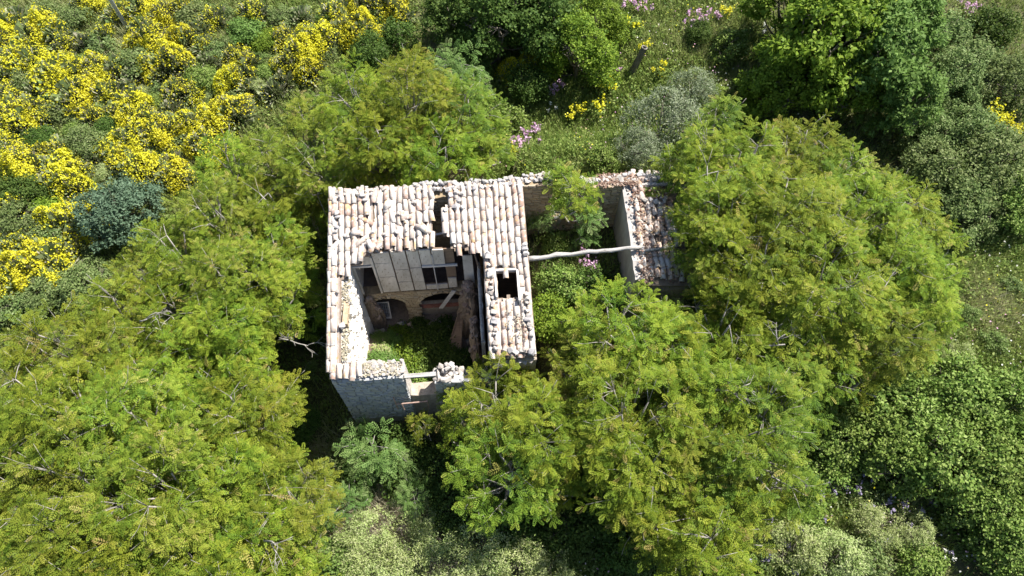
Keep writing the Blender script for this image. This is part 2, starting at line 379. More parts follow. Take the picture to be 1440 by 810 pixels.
SW2 = wall_run('south_wall', M['mortar'], house, (2.47, -6.80), (3.40, -6.80), .55, 0, 2.55, jag=.05)
SW3 = wall_run('south_wall', M['wall_top'], house, (3.41, -6.80), (5.42, -6.80), .60, 0, lambda q: 3.35+.45*math.sin(q*7), jag=.28, n=14)
SW4 = wall_run('south_wall', M['mortar'], house, (5.43, -6.55), (7.0, -6.55), .45, 0, lambda q: 4.50, jag=.02)
EW = wall_run('east_wall', M['mortar'], house, (7.0, -6.54), (7.0, -.02), .38, 0, lambda q: 4.56+1.4*q)
IW = wall_run('inner_wall', M['mortar'], house, (5.84, -6.0), (5.84, -3.05), .14, 0, lambda q: 4.70+.62*q, jag=.02)
# stones laid in courses on the faces one can see
course(SW, BLK_G, .03, 2.44, -6.80, .7, 4.42, .15, .16, .42, depth=.13)
course(SW3, BLK_G, 3.43, 5.40, -6.80, 2.3, 3.7, .16, .2, .45, depth=.12)
course(NW, BLK_O, 3.2, 4.9, -.5, 3.4, 5.8, .15, .2, .45, skip=lambda x, z: 4.0 < x < 4.55 and 4.2 < z < 5.0)
bx = MB(); bx.box(4.02, -.53, 4.25, 4.52, -.46, 4.95); nb = bx.build('niche_shade_block', M['floor'], NW)  # solid dark block; the shade of the wall recess is put into its colour
BLK_P = block_meshes(5, stone_mat('limewashed_stone', [(.66, .63, .58), (.58, .53, .46), (.72, .70, .66), (.50, .44, .37)], (.74, .72, .68), .6))
course(WW, BLK_P, -6.1, -2.9, .56, .8, 5.2, .21, .2, .5, rot=math.pi/2, depth=.16, skip=lambda y, z: random.random() < .35 or z > 5.1+(y+2.9)*.26)
# upper floor, partition with boards, arches below
fb = MB(); fb.box(.47, -2.40, 2.52, 5.2, -.50, 2.66); fb.build('upper_floor', M['floor'], house)
fb = MB(); fb.box(5.98, -6.1, 2.1, 6.62, -.5, 2.25); fb.build('wing_floor', M['wood_brown'], house)
part = MB()
def arch(x):
    for c, hw, zs, zc in ((1.45, .72, 1.69, 2.36), (3.72, 1.06, 1.54, 2.50)):
        if abs(x-c) < hw: return zs+(zc-zs)*math.sqrt(max(0, 1-((x-c)/hw)**2))
    return .1
xs = sorted(set([.46, .729, .731, 2.169, 2.171, 2.659, 2.661, 4.779, 4.781, 5.15]+[.46+i*(4.69/60) for i in range(61)])); vs = []; fs = []
for x in xs:
    za = arch(x); zt = 2.72+random.uniform(-.03, .03); vs += [(x, -2.50, za), (x, -2.50, zt), (x, -2.14, zt), (x, -2.14, za)]
for i in range(len(xs)-1):
    for k in range(4): a = i*4+k; b_ = i*4+(k+1) % 4; fs.append((a, a+4, b_+4, b_))
fs += [(0, 1, 2, 3), tuple((len(xs)-1)*4+k for k in (3, 2, 1, 0))]
part.add(vs, fs); PW = part.build('partition_wall', M['mortar_ochre'], house)
course(PW, BLK_O, .9, 4.7, -2.505, .4, 2.68, .10, .14, .34, depth=.06,
       skip=lambda x, z: z < arch(x)+.16 or (x > 4.4) or (z < 1.64 and not 2.2 < x < 2.64))
for c, hw, zs, zc in ((1.45, .72, 1.69, 2.36), (3.72, 1.06, 1.54, 2.50)):
    n = int(9+hw*7)
    for i in range(n):
        a = math.pi*(i+.5)/n; ex, ez = c+(hw+.07)*math.cos(a), zs+(zc-zs+.07)*math.sin(a)
        piece('stone', random.choice(BLK_O), PW, (ex, -2.515, ez), (0, math.pi/2-a, 0), (.95*math.pi*hw/n*.95, .09, .15))
BK = MB()
def ZP(z): return 2.74+(z-3.40)*1.29
for r in ((.47, 2.78, .56, 5.5), (.56, 4.92, 1.32, 5.5), (1.32, 3.39, 3.05, 5.55), (3.05, 4.72, 3.95, 5.55), (3.05, 3.39, 3.95, 3.66), (3.95, 3.39, 4.32, 5.5)):
    BK.box(r[0]+.002, -2.40, ZP(max(3.40, r[1])), r[2]-.002, -2.36, ZP(r[3]))
BP = BK.build('board_partition', M['wood_brown'], house)
pm = MB(); pm.box(-.5, -.5, -.5, .5, .5, .5); PANEL = pm.mesh('board', M['panel'])
for x0, x1, rows in ((1.40, 2.03, (3.40, 4.28, 5.02, 5.58)), (2.07, 2.60, (3.40, 3.93, 4.62, 5.58)), (2.64, 3.07, (3.40, 3.90, 4.68, 5.58)), (3.09, 3.50, (4.78, 5.58)), (3.53, 3.97, (4.80, 5.56)),
                     (3.10, 3.50, (3.40, 3.66)), (3.53, 3.93, (3.40, 3.66)), (3.97, 4.30, (3.42, 4.0)), (.49, .60, (3.5, 5.5)), (.66, 1.30, (4.98, 5.50))):
    for za, zb in zip(rows[:-1], rows[1:]):
        piece('board', PANEL, BP, ((x0+x1)/2, -2.44+random.uniform(-.012, .012), ZP((za+zb)/2)), (random.uniform(-.02, .02), random.uniform(-.012, .012), random.uniform(-.02, .02)), (x1-x0-.012, .05, (zb-za)*1.29-.032))
for nm, r in (('door_jamb', (.60, 3.40, .66, 4.93)), ('door_jamb', (1.30, 3.40, 1.38, 5.4)), ('door_header', (.56, 4.90, 1.31, 4.97)), ('window_bar', (3.51, 3.42, 3.545, 5.3)), ('window_header', (3.1, 4.70, 4.4, 4.77))):
    m = MB(); m.box(r[0], -2.51, ZP(r[1]), r[2], -2.44, ZP(r[3]), .006); m.build(nm, M['wood_pale'] if 'jamb' not in nm else M['panel'], BP)
# brick manger in the right arch, mesh gate in the left arch, planks
mg = MB(); mg.box(2.68, -2.34, .1, 4.9, -2.18, 1.34); MG = mg.build('manger', M['mortar'], house)
for k in range(3):
    for i in range(8): piece('brick', random.choice(BRK), MG, (2.80+i*.265+(.13 if k % 2 else 0), -2.36, 1.12+k*.09), (0, 0, 0), (.25, .08, .08))
gt = MB(); gt.box(.0, -.015, 0, .05, .015, .95); gt.box(.55, -.015, 0, .6, .015, .95); gt.box(.05, -.015, .9, .55, .015, .95); gt.box(.05, -.015, 0, .55, .015, .10)
G = empty('mesh_gate', L(.80, 2.50, .60), HA, 'small grey wire mesh gate leaning inside the left arch of the ruin', 'gate')
gt.build('frame', M['wood_pale'], G); wi = MB()
for i in range(6): x = .10+i*.08; wi.box(x, -.006, .1, x+.018, .006, .9)
for i in range(9): z = .16+i*.085; wi.box(.05, -.007, z, .55, .005, z+.016)
wi.build('wire_mesh', M['metal_grey'], G); G.rotation_euler = (math.radians(-18), 0, HA)
def beam(name, p0, p1, r, mat, label, cat='beam', n=7, jit=.12, wob=.03, parent=None):
    p0 = Vector(p0); p1 = Vector(p1); b = MB()
    pts = [p0.lerp(p1, i/(n-1))+Vector((random.uniform(-wob, wob), random.uniform(-wob, wob), random.uniform(-wob, wob))) for i in range(n)]
    b.tube(pts, [r*(1-.25*i/(n-1)) for i in range(n)], 8, jit); return tag(b.build(name, mat, parent, True), label, cat)
beam('roof_beam', L(6.9, 2.86, 5.18), L(11.2, 2.62, 5.14), .092, M['wood_grey'], 'long crooked grey timber beam spanning the open courtyard between the two roofs', n=16, wob=.03, jit=.22)
def plank(name, pts4, th, mat, label, cat='plank', tags=True):
    a, b, c, d = [Vector(p) for p in pts4]; nr = (b-a).cross(d-a).normalized()*th; m = MB()
    m.add([a, b, c, d, a+nr, b+nr, c+nr, d+nr], [(3, 2, 1, 0), (4, 5, 6, 7), (0, 1, 5, 4), (1, 2, 6, 5), (2, 3, 7, 6), (3, 0, 4, 7)])
    o = m.build(name, mat); return tag(o, label, cat) if tags else o
plank('fallen_plank', (L(4.25, 3.25, 2.0), L(4.45, 3.15, 2.0), L(4.25, 4.35, .9), L(3.70, 4.25, .9)), .05, M['wood_brown'], 'wide brown plank leaning on plants beside the inner rubble wall')
plank('fallen_plank', (L(3.45, 2.62, 1.49), L(3.60, 2.62, 1.46), L(4.22, 2.56, 2.69), L(4.08, 2.56, 2.74)), .05, M['wood_pale'], 'pale plank slanting across the right hand arch')
plank('fallen_board', (L(4.62, 2.60, 3.4), L(5.0, 2.63, 3.35), L(4.98, 2.35, 4.9), L(4.62, 2.35, 4.9)), .04, M['panel'], 'grey board standing upright on rubble right of the window opening', 'board')
beam('roof_pole', L(5.0, 2.3, 5.45), L(5.4, 3.5, 4.3), .04, M['wood_brown'], 'thin brown pole slanting from the broken roof edge into the rubble', wob=.01, n=4)
beam('roof_pole', L(3.55, 1.7, 5.35), L(4.3, 1.62, 5.4), .05, M['wood_pale'], 'short pale pole crossing the gap between the two roof patches', wob=.01, n=4)
# thin wall under the valley, with its timber
TW = wall_run('thin_wall', M['mud'], house, (5.27, -5.7), (5.27, -2.75), .13, 0, lambda q: 4.40+.35*q, jag=.02)
m = MB(); m.tube([(5.205, -2.7, 4.86), (5.2, -3.6, 4.66), (5.19, -4.6, 4.52), (5.2, -5.65, 4.42)], [.06, .055, .055, .05], 7, .1); m.build('wall_plate', M['wood_grey'], TW)
# lintel and railing at the south doorway
m = MB(); m.box(2.40, -6.77, 4.14, 3.52, -6.64, 4.25, .02); m.build('lintel', M['wood_grey'], house)
rl = empty('balcony_railing', L(1.92, 7.05, 0), HA, 'bent rusty iron railing outside the doorway in the shaded front wall', 'railing')
for nm, a, b_ in (('post', (0, 0, 2.0), (0, .02, 3.15)), ('rail', (0, 0, 2.52), (1.15, .02, 2.55)), ('post', (.22, 0, 1.9), (.20, .02, 2.5)), ('post', (1.12, 0, 1.9), (1.12, .02, 2.6))):
    m = MB(); m.tube([a, b_], [.026, .026], 6); m.build(nm, M['rust'], rl)

# ------------------------------------------------------------------ house roof: earth deck, channel tiles, separate cover tiles
COLS = 30; DS = 7.0/COLS
def covered(s, t):
    if s < 0 or s > 7 or t < 0 or t > 6.8: return False
    x, y = pxv(s, t)
    if s < .33: return t < 6.72
    if s < .60: return t < 3.45
    if s < 1.12: return t < 2.86 or t > 6.25 and s < 1.0
    if s < 1.38: return t < 2.62
    if s < 3.62:
        if 2.01 < s < 2.16 and .45 < t < 1.0: return False
        return t < 2.36+.12*math.sin(s*9)
    if s < 4.22: return t < .18 or (s > 4.02 and .9 < t < 2.05)
    if s < 5.38: return t < 2.46+.25*(s-4.2)+.08*math.sin(s*13)
    if 5.76 < s < 6.60 and 3.50 < t < 4.42+.1*math.sin(s*20): return False
    return t < 6.55
deck = MB(); NT = 68; ns = 56; cells = {}
for i in range(ns):
    for j in range(NT):
        if covered((i+.5)*7/ns, (j+.5)*.1): cells[(i, j)] = 1
for (i, j) in cells:
    x0, x1 = i*7/ns, (i+1)*7/ns; t0, t1 = j*.1, (j+1)*.1; za, zb = rz(t0)-.06, rz(t1)-.06; h = .05
    v = [(x0, -t0, za), (x1, -t0, za), (x1, -t1, zb), (x0, -t1, zb), (x0, -t0, za-h), (x1, -t0, za-h), (x1, -t1, zb-h), (x0, -t1, zb-h)]
    f = [(3, 2, 1, 0), (4, 5, 6, 7)]
    if (i, j-1) not in cells: f.append((0, 1, 5, 4))
    if (i, j+1) not in cells: f.append((2, 3, 7, 6))
    if (i-1, j) not in cells: f.append((3, 0, 4, 7))
    if (i+1, j) not in cells: f.append((1, 2, 6, 5))
    deck.add(v, f)
ROOF = deck.build('roof', M['deck'], house)
SL = math.atan(.22)
pan = MB(); ntile = 0
for k in range(COLS+1):
    s = k*DS+.012
    for r in range(17):
        t = .25+r*.40
        if 0 < k and covered(s-.0, t) and covered(s, min(t+.1, 6.7)):
            z0, z1 = rz(t-.2)-.03, rz(t+.22)-.045
            pan.add([(s-.09, -t+.2, z0+.04), (s, -t+.2, z0), (s+.09, -t+.2, z0+.04), (s-.075, -t-.22, z1+.045), (s, -t-.22, z1+.005), (s+.075, -t-.22, z1+.045)], [(0, 1, 4, 3), (1, 2, 5, 4)])
PT = pan.build('channel_tile', M['tile'], ROOF); tag(PT, kind='stuff')
for k in range(COLS):
    s = (k+.5)*DS+random.uniform(-.012, .012); t = .30+random.uniform(0, .16); drift = random.uniform(-.012, .012); sk = random.uniform(-.02, .02)
    while t < 6.75:
        exp_ = random.uniform(.40, .50)
        if covered(s, t) and covered(s, t-.12):
            left = s < 3.62; mess = .10 if left else .045
            if random.random() < (.07 if left and t > .5 else .012): t += exp_; continue
            a = sk+random.gauss(0, mess*.7)
            if left and random.random() < .06: a += random.choice((-1, 1))*random.uniform(.4, 1.2)
            lift = random.uniform(.0, .02) if left else random.uniform(0, .008)
            piece('roof_tile', random.choice(TILE), ROOF, (s+drift+random.gauss(0, .008), -t, rz(t)-.016+lift), (SL-.028+random.gauss(0, .02), random.gauss(0, .05), a), (random.uniform(.92, 1.04), random.uniform(.95, 1.1), 1)); ntile += 1
        s += random.gauss(0, .004); t += exp_
# west edge tiles, a thin bright row along the verge
for i in range(15):
    t = .2+i*.44; piece('roof_tile', random.choice(TILE), ROOF, (-.03, -t, rz(t)-.03), (SL-.04, random.gauss(-.25, .05), random.gauss(0, .03)), (.85, 1.0, .9))
for i in range(5):      # lip of tiles at the south-west corner
    piece('roof_tile', random.choice(TILE), ROOF, (.12+i*.22, -6.62+random.uniform(-.04, .04), rz(6.62)+.0), (SL, 0, random.gauss(0, .08)), (1, .9, 1))
for k in range(9):      # cracked tiles lying across the left patch
    s, t = random.choice(((.9, 1.75), (1.3, 2.2), (2.2, .75), (2.6, 1.3), (2.5, 2.0), (3.1, 1.9), (3.3, 1.75), (2.95, 2.2), (1.6, 2.35)))
    piece('roof_tile', random.choice(TILE), ROOF, (s+random.uniform(-.15, .15), -t+random.uniform(-.1, .1), rz(t)+.075), (SL+random.gauss(0, .1), random.gauss(0, .2), random.uniform(-1.8, 1.8)), (1, .7, 1))
def stones_along(parent, p0, p1, n, z, size=(.16, .26), spread=.1, zj=.04, rub=RUB):
    for i in range(n):
        q = (i+random.uniform(.2, .8))/n; s = p0[0]+(p1[0]-p0[0])*q; t = p0[1]+(p1[1]-p0[1])*q
        zz = z(q) if callable(z) else z; a = random.uniform(*size)
        piece('stone', random.choice(rub), parent, (s+random.uniform(-.03, .03), -(t+random.uniform(-spread, spread)), zz+random.uniform(-zj, zj)), (random.uniform(-.4, .4), random.uniform(-.4, .4), random.uniform(0, 6.3)), (a*random.uniform(.8, 1.25), a*random.uniform(.8, 1.25), a*random.uniform(.7, 1.1)))
stones_along(NW, (0, .05), (2.0, .05), 15, 6.17, spread=.10); stones_along(NW, (1.9, .10), (3.1, .02), 5, 6.12)
stones_along(NW, (2.9, .02), (7.0, .02), 40, 6.20, (.15, .24), .08); stones_along(NW, (3.0, .25), (7.0, .22), 30, 6.16, (.13, .22), .06)
stones_along(NW, (0, .28), (1.6, .26), 8, 6.18, (.13, .2), .08)
for s, t, a in ((.22, 1.0, .24), (.25, 1.15, .18), (.24, 1.55, .2), (.2, 1.7, .22), (.5, 1.85, .2), (.62, 1.9, .16), (1.25, .55, .2), (1.15, .35, .24), (2.45, 1.15, .2), (2.6, 1.22, .18), (1.5, 1.8, .17), (1.9, 1.9, .14), (2.35, 1.85, .18), (2.7, 1.8, .16), (3.0, .75, .2), (1.5, 2.3, .18), (1.75, 2.32, .16), (.28, 3.9, .17),
                (.45, 5.1, .26), (4.35, .55, .2), (4.55, .45, .22), (4.75, .5, .2), (4.62, .75, .22), (4.45, 1.0, .2), (4.75, 1.05, .2), (4.15, 1.1, .2), (5.2, .35, .18)):
    piece('stone', random.choice(RUB), ROOF, (s, -t, rz(t)+.10), (random.uniform(-.3, .3), random.uniform(-.3, .3), random.uniform(0, 6)), (a, a*random.uniform(.8, 1.3), a*.9))
stones_along(ROOF, (5.58, 2.7), (5.66, 6.3), 17, lambda q: rz(2.7+3.6*q)+.11, (.17, .26), .06); stones_along(ROOF, (6.86, 2.6), (6.90, 3.0), 3, rz(2.8)+.12, (.2, .28))
stones_along(ROOF, (6.78, 4.3), (6.85, 5.9), 9, lambda q: rz(4.3+1.6*q)+.12, (.17, .27), .06); stones_along(ROOF, (5.9, 6.3), (6.9, 6.35), 6, rz(6.25)+.10, (.18, .28), .08)
stones_along(SW, (.95, 6.5), (2.42, 6.5), 46, 4.53, (.10, .26), .27, .03); stones_along(SW, (.05, 6.5), (.95, 6.5), 10, 4.66, (.14, .26), .22, .03); stones_along(SW3, (3.45, 6.5), (5.35, 6.45), 44, lambda q: 3.42+.45*math.sin(q*7), (.15, .32), .28, .10)
stones_along(SW4, (5.5, 6.55), (6.9, 6.55), 8, 4.45, (.18, .26), .05)
m = MB()
for s0, s1, t0, t1 in ((6.53, 6.60, 3.46, 4.7), (5.74, 5.80, 3.46, 4.5), (5.80, 6.53, 3.40, 3.47)):
    m.box(s0, -t1, rz(t1)-.1, s1, -t0, rz(t0)+.03, .008)
m.build('hatch_frame', M['wood_pale'], ROOF)
m = MB(); m.box(.44, -5.05, 4.9, .62, -4.15, 5.14, .03); m.build('moss_patch', M['moss'], WW)
stones_along(WW, (.55, 3.2), (.55, 6.2), 14, lambda q: 5.25-.75*q, (.12, .22), .1, .1)
# rubble inside: broken stub by the door, the mound on the right
RB = MB()
def mound(b, cx, cy, rx, ry, z0, h, n=18, m_=9):
    vs = []; fs = []
    for j in range(m_+1):
        q = j/m_
        for i in range(n):
            a = 2*math.pi*i/n; r = (1-q**1.6)*random.uniform(.72, 1.2)
            vs.append((cx+rx*r*math.cos(a), cy+ry*r*math.sin(a), z0+h*math.sin(q*math.pi/2)+random.uniform(-.12, .12)))
    for j in range(m_):
        for i in range(n): fs.append((j*n+i, j*n+(i+1) % n, (j+1)*n+(i+1) % n, (j+1)*n+i))
    b.add(vs, fs)
RUBB = None
for a_ in ((4.75, -2.95, .55, .75, .3, 3.5), (.80, -2.65, .42, .30, .3, 2.3), (4.9, -4.4, .3, 1.1, .3, 3.0), (.85, -4.6, .9, 1.5, .3, 1.2)):
    RB = MB(); mound(RB, *a_); RUBB = RB.build('rubble_heap', M['rubble'], house)
for k in range(190):
    cx, cy, rx, ry, z0, h = random.choice(((4.75, -2.95, .5, .7, .3, 3.5), (4.75, -2.95, .5, .7, .3, 3.5), (.80, -2.65, .38, .28, .3, 2.3), (4.9, -4.4, .28, 1.0, .3, 3.0)))
    a = random.uniform(0, 6.28); q = random.random()**.8; r = (1-q**1.6)*.95; sz = random.uniform(.10, .27)
    piece('stone', random.choice(RUB_B), RUBB, (cx+rx*r*math.cos(a), cy+ry*r*math.sin(a), z0+h*math.sin(q*math.pi/2)+.03), (random.uniform(-.5, .5), random.uniform(-.5, .5), random.uniform(0, 6)), (sz, sz*random.uniform(.7, 1.2), sz))
fl = MB(); fl.box(.3, -6.3, .0, 6.9, -.4, .45); fl.build('earth_floor', M['deck'], house)

FLR = bpy.data.objects['earth_floor']
for k in range(34):
    s, t = random.uniform(.8, 4.6), random.uniform(2.7, 6.0)
    piece('roof_tile', random.choice(TILE), FLR, (s, -t, random.uniform(.48, .62)), (random.gauss(0, .4), random.gauss(0, .4), random.uniform(0, 6)), (1, random.uniform(.4, .9), 1))
litter('dry_debris', SW, 420, lambda: (random.uniform(.1, 2.4), random.uniform(6.25, 6.78)), lambda s, t: 4.55, .07, M['drybrush'])
litter('dry_debris', WW, 500, lambda: (random.gauss(.5, .10), random.uniform(3.2, 6.2)), lambda s, t: rz(t)-.18, .07, M['drybrush'])
# ------------------------------------------------------------------ courtyard walls and the second roof to the east
yard = empty('walled_courtyard', (HO.x, HO.y, 0), HA, 'open courtyard of broken ochre rubble walls and overgrown tiled shed right of the farmhouse', 'ruin')
Y1 = wall_run('north_wall', M['mortar_ochre'], yard, (7.02, -.12), (8.15, -.12), .5, 1.5, lambda q: 5.92-.05*q)
Y2 = wall_run('north_wall', M['mortar_ochre'], yard, (8.16, -.10), (9.2, -.08), .5, 1.5, lambda q: 3.7-.4*math.sin(q*3.1), jag=.15)
Y3 = wall_run('north_wall', M['mortar_ochre'], yard, (9.21, -.06), (11.2, .0), .5, 1.5, lambda q: 5.55, jag=.05)
Y4 = wall_run('east_wall', M['mud'], yard, (11.22, -3.75), (11.2, -.02), .40, 1.5, lambda q: 4.72+.78*q, jag=.05)
course(Y1, BLK_O, 7.04, 8.12, -.12, 3.5, 5.85, .13, .16, .42, depth=.09)
course(Y2, BLK_O, 8.18, 9.18, -.10, 2.9, 3.6, .14, .2, .42, depth=.10, ztop=lambda x: 3.6-.35*math.sin((x-8.16)*3))
course(Y3, BLK_O, 9.23, 10.8, -.07, 2.9, 5.5, .14, .16, .42, depth=.10)
stones_along(Y1, (7.0, -.08), (8.15, -.1), 12, 5.98, (.18, .27), .06); stones_along(Y1, (7.0, -.32), (8.15, -.34), 9, 5.98, (.16, .24), .06)
stones_along(Y3, (9.2, -.2), (11.2, -.3), 22, 5.62, (.16, .28), .16); stones_along(Y4, (11.02, 0), (11.05, 3.6), 18, lambda q: 5.50-.8*q, (.13, .22), .08)
stones_along(Y2, (8.2, -.2), (9.1, -.2), 9, 3.55, (.2, .3), .12)
def rz2(s, t): return 5.50-.20*t-.16*(s-11.2)
sd = MB(); S2 = 28
for i in range(18):
    for j in range(44):
        s, t = 11.15+(i+.5)*.1, -.45+(j+.5)*.1
        if 11.65 < s < 12.6 and -.05 < t < .45: continue
        s0, s1, t0, t1 = s-.05, s+.05, t-.05, t+.05
        sd.add([(a, -b_, rz2(a, b_)-.06-d) for d in (0, .06) for a, b_ in ((s0, t0), (s1, t0), (s1, t1), (s0, t1))], [(3, 2, 1, 0), (4, 5, 6, 7)] + ([(0, 1, 5, 4)] if j in (0, 9) else [])+([(2, 3, 7, 6)] if j in (43, 3, 4) else []))
SHR = sd.build('shed_roof', M['deck'], yard)
m = MB(); m.box(11.25, -3.9, 1.5, 12.9, -3.7, 4.1); m.box(12.75, -3.7, 1.5, 12.9, .4, 4.4); m.build('shed_wall', M['mortar'], yard)
m = MB(); m.box(11.5, -.07, 5.38, 12.75, .06, 5.5, .01); m.build('ridge_timber', M['wood_grey'], SHR)
for k in range(7):
    s = 11.24+k*.225; t = -.3
    while t < 3.8:
        gone = (11.6 < s < 12.65 and -.1 < t < .6) or random.random() < .05+.04*k*(t > 2.4)
        if not gone:
            piece('roof_tile', random.choice(TILE), SHR, (s+random.gauss(0, .02), -t, rz2(s, t)+random.uniform(0, .025)), (math.atan(.20)-.03+random.gauss(0, .05), .16+random.gauss(0, .1), random.gauss(.03, .14)+(random.uniform(-1, 1) if random.random() < .12 else 0)), (1.05, 1, 1))
        t += random.uniform(.38, .47)
stones_along(SHR, (11.2, -.25), (12.4, -.3), 12, 5.6, (.16, .28), .15); stones_along(SHR, (11.2, .6), (12.5, .75), 12, lambda q: rz2(11.3+q, .7)+.1, (.14, .24), .15)
litter('leaf_litter', SHR, 800, lambda: (random.choice((random.uniform(11.1, 12.9), random.gauss(11.3, .12))), random.uniform(-.4, 3.9)), lambda s, t: rz2(s, t)+.03+.05*random.random(), .085, M['litter'])
litter('leaf_litter', Y3, 700, lambda: (random.uniform(9.9, 11.4), random.uniform(-.45, .1)), lambda s, t: 5.6, .085, M['litter'])
tag(litter('leaf_litter', ROOF, 110, lambda: (random.gauss(6.45, .22), random.gauss(5.4, .35)), lambda s, t: rz(t)+.09, .06, M['drybrush']))
beam('roof_pole', L(11.3, 2.75, 5.1), L(12.8, 2.45, 4.85), .05, M['wood_grey'], 'grey pole lying across the overgrown shed tiles', wob=.015, n=5)

# ------------------------------------------------------------------ foliage meshes
def frond_tpl(n=6):
    V = []
    def leaflet(x, y, ang, l, wd):
        dx, dy = math.cos(ang), math.sin(ang); z = lambda X: -.30*X*X
        for f, s_ in ((0, 0), (.45, wd), (1, 0), (.45, -wd)):
            X, Y = x+dx*l*f-dy*s_, y+dy*l*f+dx*s_
            V.append((X, Y, z(X)-.10*f*abs(Y)-.03*abs(s_)))
    for i in range(n):
        q = i/(n-1); x = .12+.78*q; l = .30*math.sin(.5+2.0*q)
        for sg in (1, -1): leaflet(x, .01*sg, sg*math.radians(62-18*q), l, .05)
    leaflet(.90, 0, 0, .16, .045)
    return np.array(V)
TPL = frond_tpl()
def unit(a): return a/np.maximum(np.linalg.norm(a, axis=-1, keepdims=True), 1e-6)
def place_tpl(tpl, o, d, up, ln):
    d = unit(d); side = unit(np.cross(up, d)); up = np.cross(d, side)
    B = np.stack([d, side, up], axis=1)*ln[:, None, None]            # N,3(axis),3
    return o[:, None, :]+np.einsum('vk,nkc->nvc', tpl, B)
def rnd_dirs(rng, n):
    return unit(rng.normal(size=(n, 3)))
def shell_points(rng, lobes, dens, zmin=-.25):
    """points and outward directions spread over the outside of a union of ellipsoids"""
    P_, N_ = [], []
    for i, (c, r) in enumerate(lobes):
        n = int(4*math.pi*r[0]*r[2]*dens); d = rnd_dirs(rng, n); d = d[d[:, 2] > zmin]
        p = c+d*r*(1-.35*rng.random((len(d), 1))**2); ok = np.ones(len(d), bool)
        for j, (c2, r2) in enumerate(lobes):
            if j != i: ok &= (((p-c2)/r2)**2).sum(1) > .62
        P_.append(p[ok]); N_.append(unit(d[ok]/r))
    return np.concatenate(P_), np.concatenate(N_)
def make_lobes(rng, R, H, n, flat=.7):
    out = []
    for i in range(n):
        a = i*2.4+rng.uniform(-.4, .4); rr = R*.60*math.sqrt((i+.3)/n); r = R*rng.uniform(.34, .50)
        out.append((np.array([rr*math.cos(a), rr*math.sin(a), H-r*flat-(rr/R)**2*.32*H*rng.uniform(.5, 1.4)-rng.uniform(0, .12)*H]), np.array([r, r, r*flat])))
    return out
def feather_tree(seed, R, H, nl, dens=8.2, flen=.35, lr=1.0):
    """limbs ending in sprays of drooping pinnate leaves, ragged at the edge and open between the limbs"""
    rng = np.random.default_rng(seed); random.seed(seed); lobes = []
    for i in range(nl):
        a = i*2.4+rng.uniform(-.5, .5); q = math.sqrt((i+.4)/nl); rr = R*.80*q; r = R*rng.uniform(.22, .36)*(1.15 if i < 3 else 1)
        lobes.append((np.array([rr*math.cos(a), rr*math.sin(a), H*(1-.06-.30*q*q*rng.uniform(.5, 1.5)-rng.uniform(0, .11))-r*.6]), np.array([r, r, r*.75])))
    p, nrm = shell_points(rng, lobes, dens, -.45)
    keep = np.array([noise.noise(Vector(q)*1.1+Vector((seed, 0, 0))) for q in p]) > -.2; p = p[keep]; nrm = nrm[keep]; n = len(p); K = 10
    rad = p*np.array([1, 1, 0]); tw = unit(nrm*.7+unit(rad+1e-3)*.45+rng.normal(size=nrm.shape)*.35+np.array([0, 0, .12])); tl = rng.uniform(.2, .7, n)
    f = np.tile((np.arange(K)+.5)/K, n); tw_ = np.repeat(tw, K, 0); base = np.repeat(p, K, 0)+tw_*(f*np.repeat(tl, K))[:, None]; base[:, 2] -= .22*(f**2)*np.repeat(tl, K)
    tg = unit(np.cross(tw_, np.array([.13, .2, .95]))); bt = np.cross(tw_, tg); a = np.tile(np.arange(K), n)*2.4+np.repeat(rng.uniform(0, 6.28, n), K)+rng.normal(size=n*K)*.3
    op = (1.25-.75*f)*rng.uniform(.7, 1.2, n*K)
    d = (tg*np.cos(a)[:, None]+bt*np.sin(a)[:, None])*np.sin(op)[:, None]+tw_*np.cos(op)[:, None]; d[:, 2] -= .22
    up = unit(np.array([0, 0, 1.])+tw_*.3+rng.normal(size=tw_.shape)*.28); ln = flen*rng.uniform(.65, 1.2, n*K)*(1.1-.35*f)
    V = place_tpl(TPL, base, d, up, ln)
    ros = rng.normal(.47, .17, n)+.10*(tl-.5); tint = np.repeat(ros, K)+.16*(f-.5)+rng.normal(size=n*K)*.10
    tv = np.clip(np.repeat(tint[:, None], len(TPL), 1)+rng.normal(size=(n*K, len(TPL)//4)).repeat(4, 1)*.06, 0, .95)
    tv = np.where((rng.random(n*K) < .02)[:, None], 1.0, tv)
    crown = mesh_k('crown', V.reshape(-1, 3), 4, tv.ravel(), M['frond'])
    b = MB(); top = Vector((0, 0, H*.5)); b.tube([(0, 0, -.4), (.05, .03, H*.25), top], [(.10*R/2+.05)*lr, (.08*R/2+.04)*lr, (.06*R/2+.03)*lr], 7, .08)
    for c, r in lobes:
        c = Vector(c); m_ = top.lerp(c, .5)+Vector((random.uniform(-.2, .2), random.uniform(-.2, .2), -.15))*(1 if lr == 1 else .4); st = Vector((0, 0, H*random.uniform(.3, .5)))
        b.tube([st, m_, c], [.05*lr, .036*lr, .024*lr], 5)
    for q in rng.choice(n, min(n, int(n*.38)), replace=False):
        e = Vector(p[q]+tw[q]*tl[q]*.75); c = Vector(min(lobes, key=lambda l: np.linalg.norm(l[0]-p[q]))[0])
        b.tube([c, c.lerp(e, .55)+Vector((0, 0, .05)), e], [.013, .010, .005], 3)
        if random.random() < .12: b.tube([e, e+Vector(tw[q])*.3+Vector((random.uniform(-.15, .15), random.uniform(-.15, .15), .12))], [.011, .006], 3)
    trunk = b.mesh('trunk', M['bark'], True); return trunk, crown
LEAF = np.array([(0, 0, 0), (.45, .32, -.04), (1, 0, -.16), (.45, -.32, -.04)])
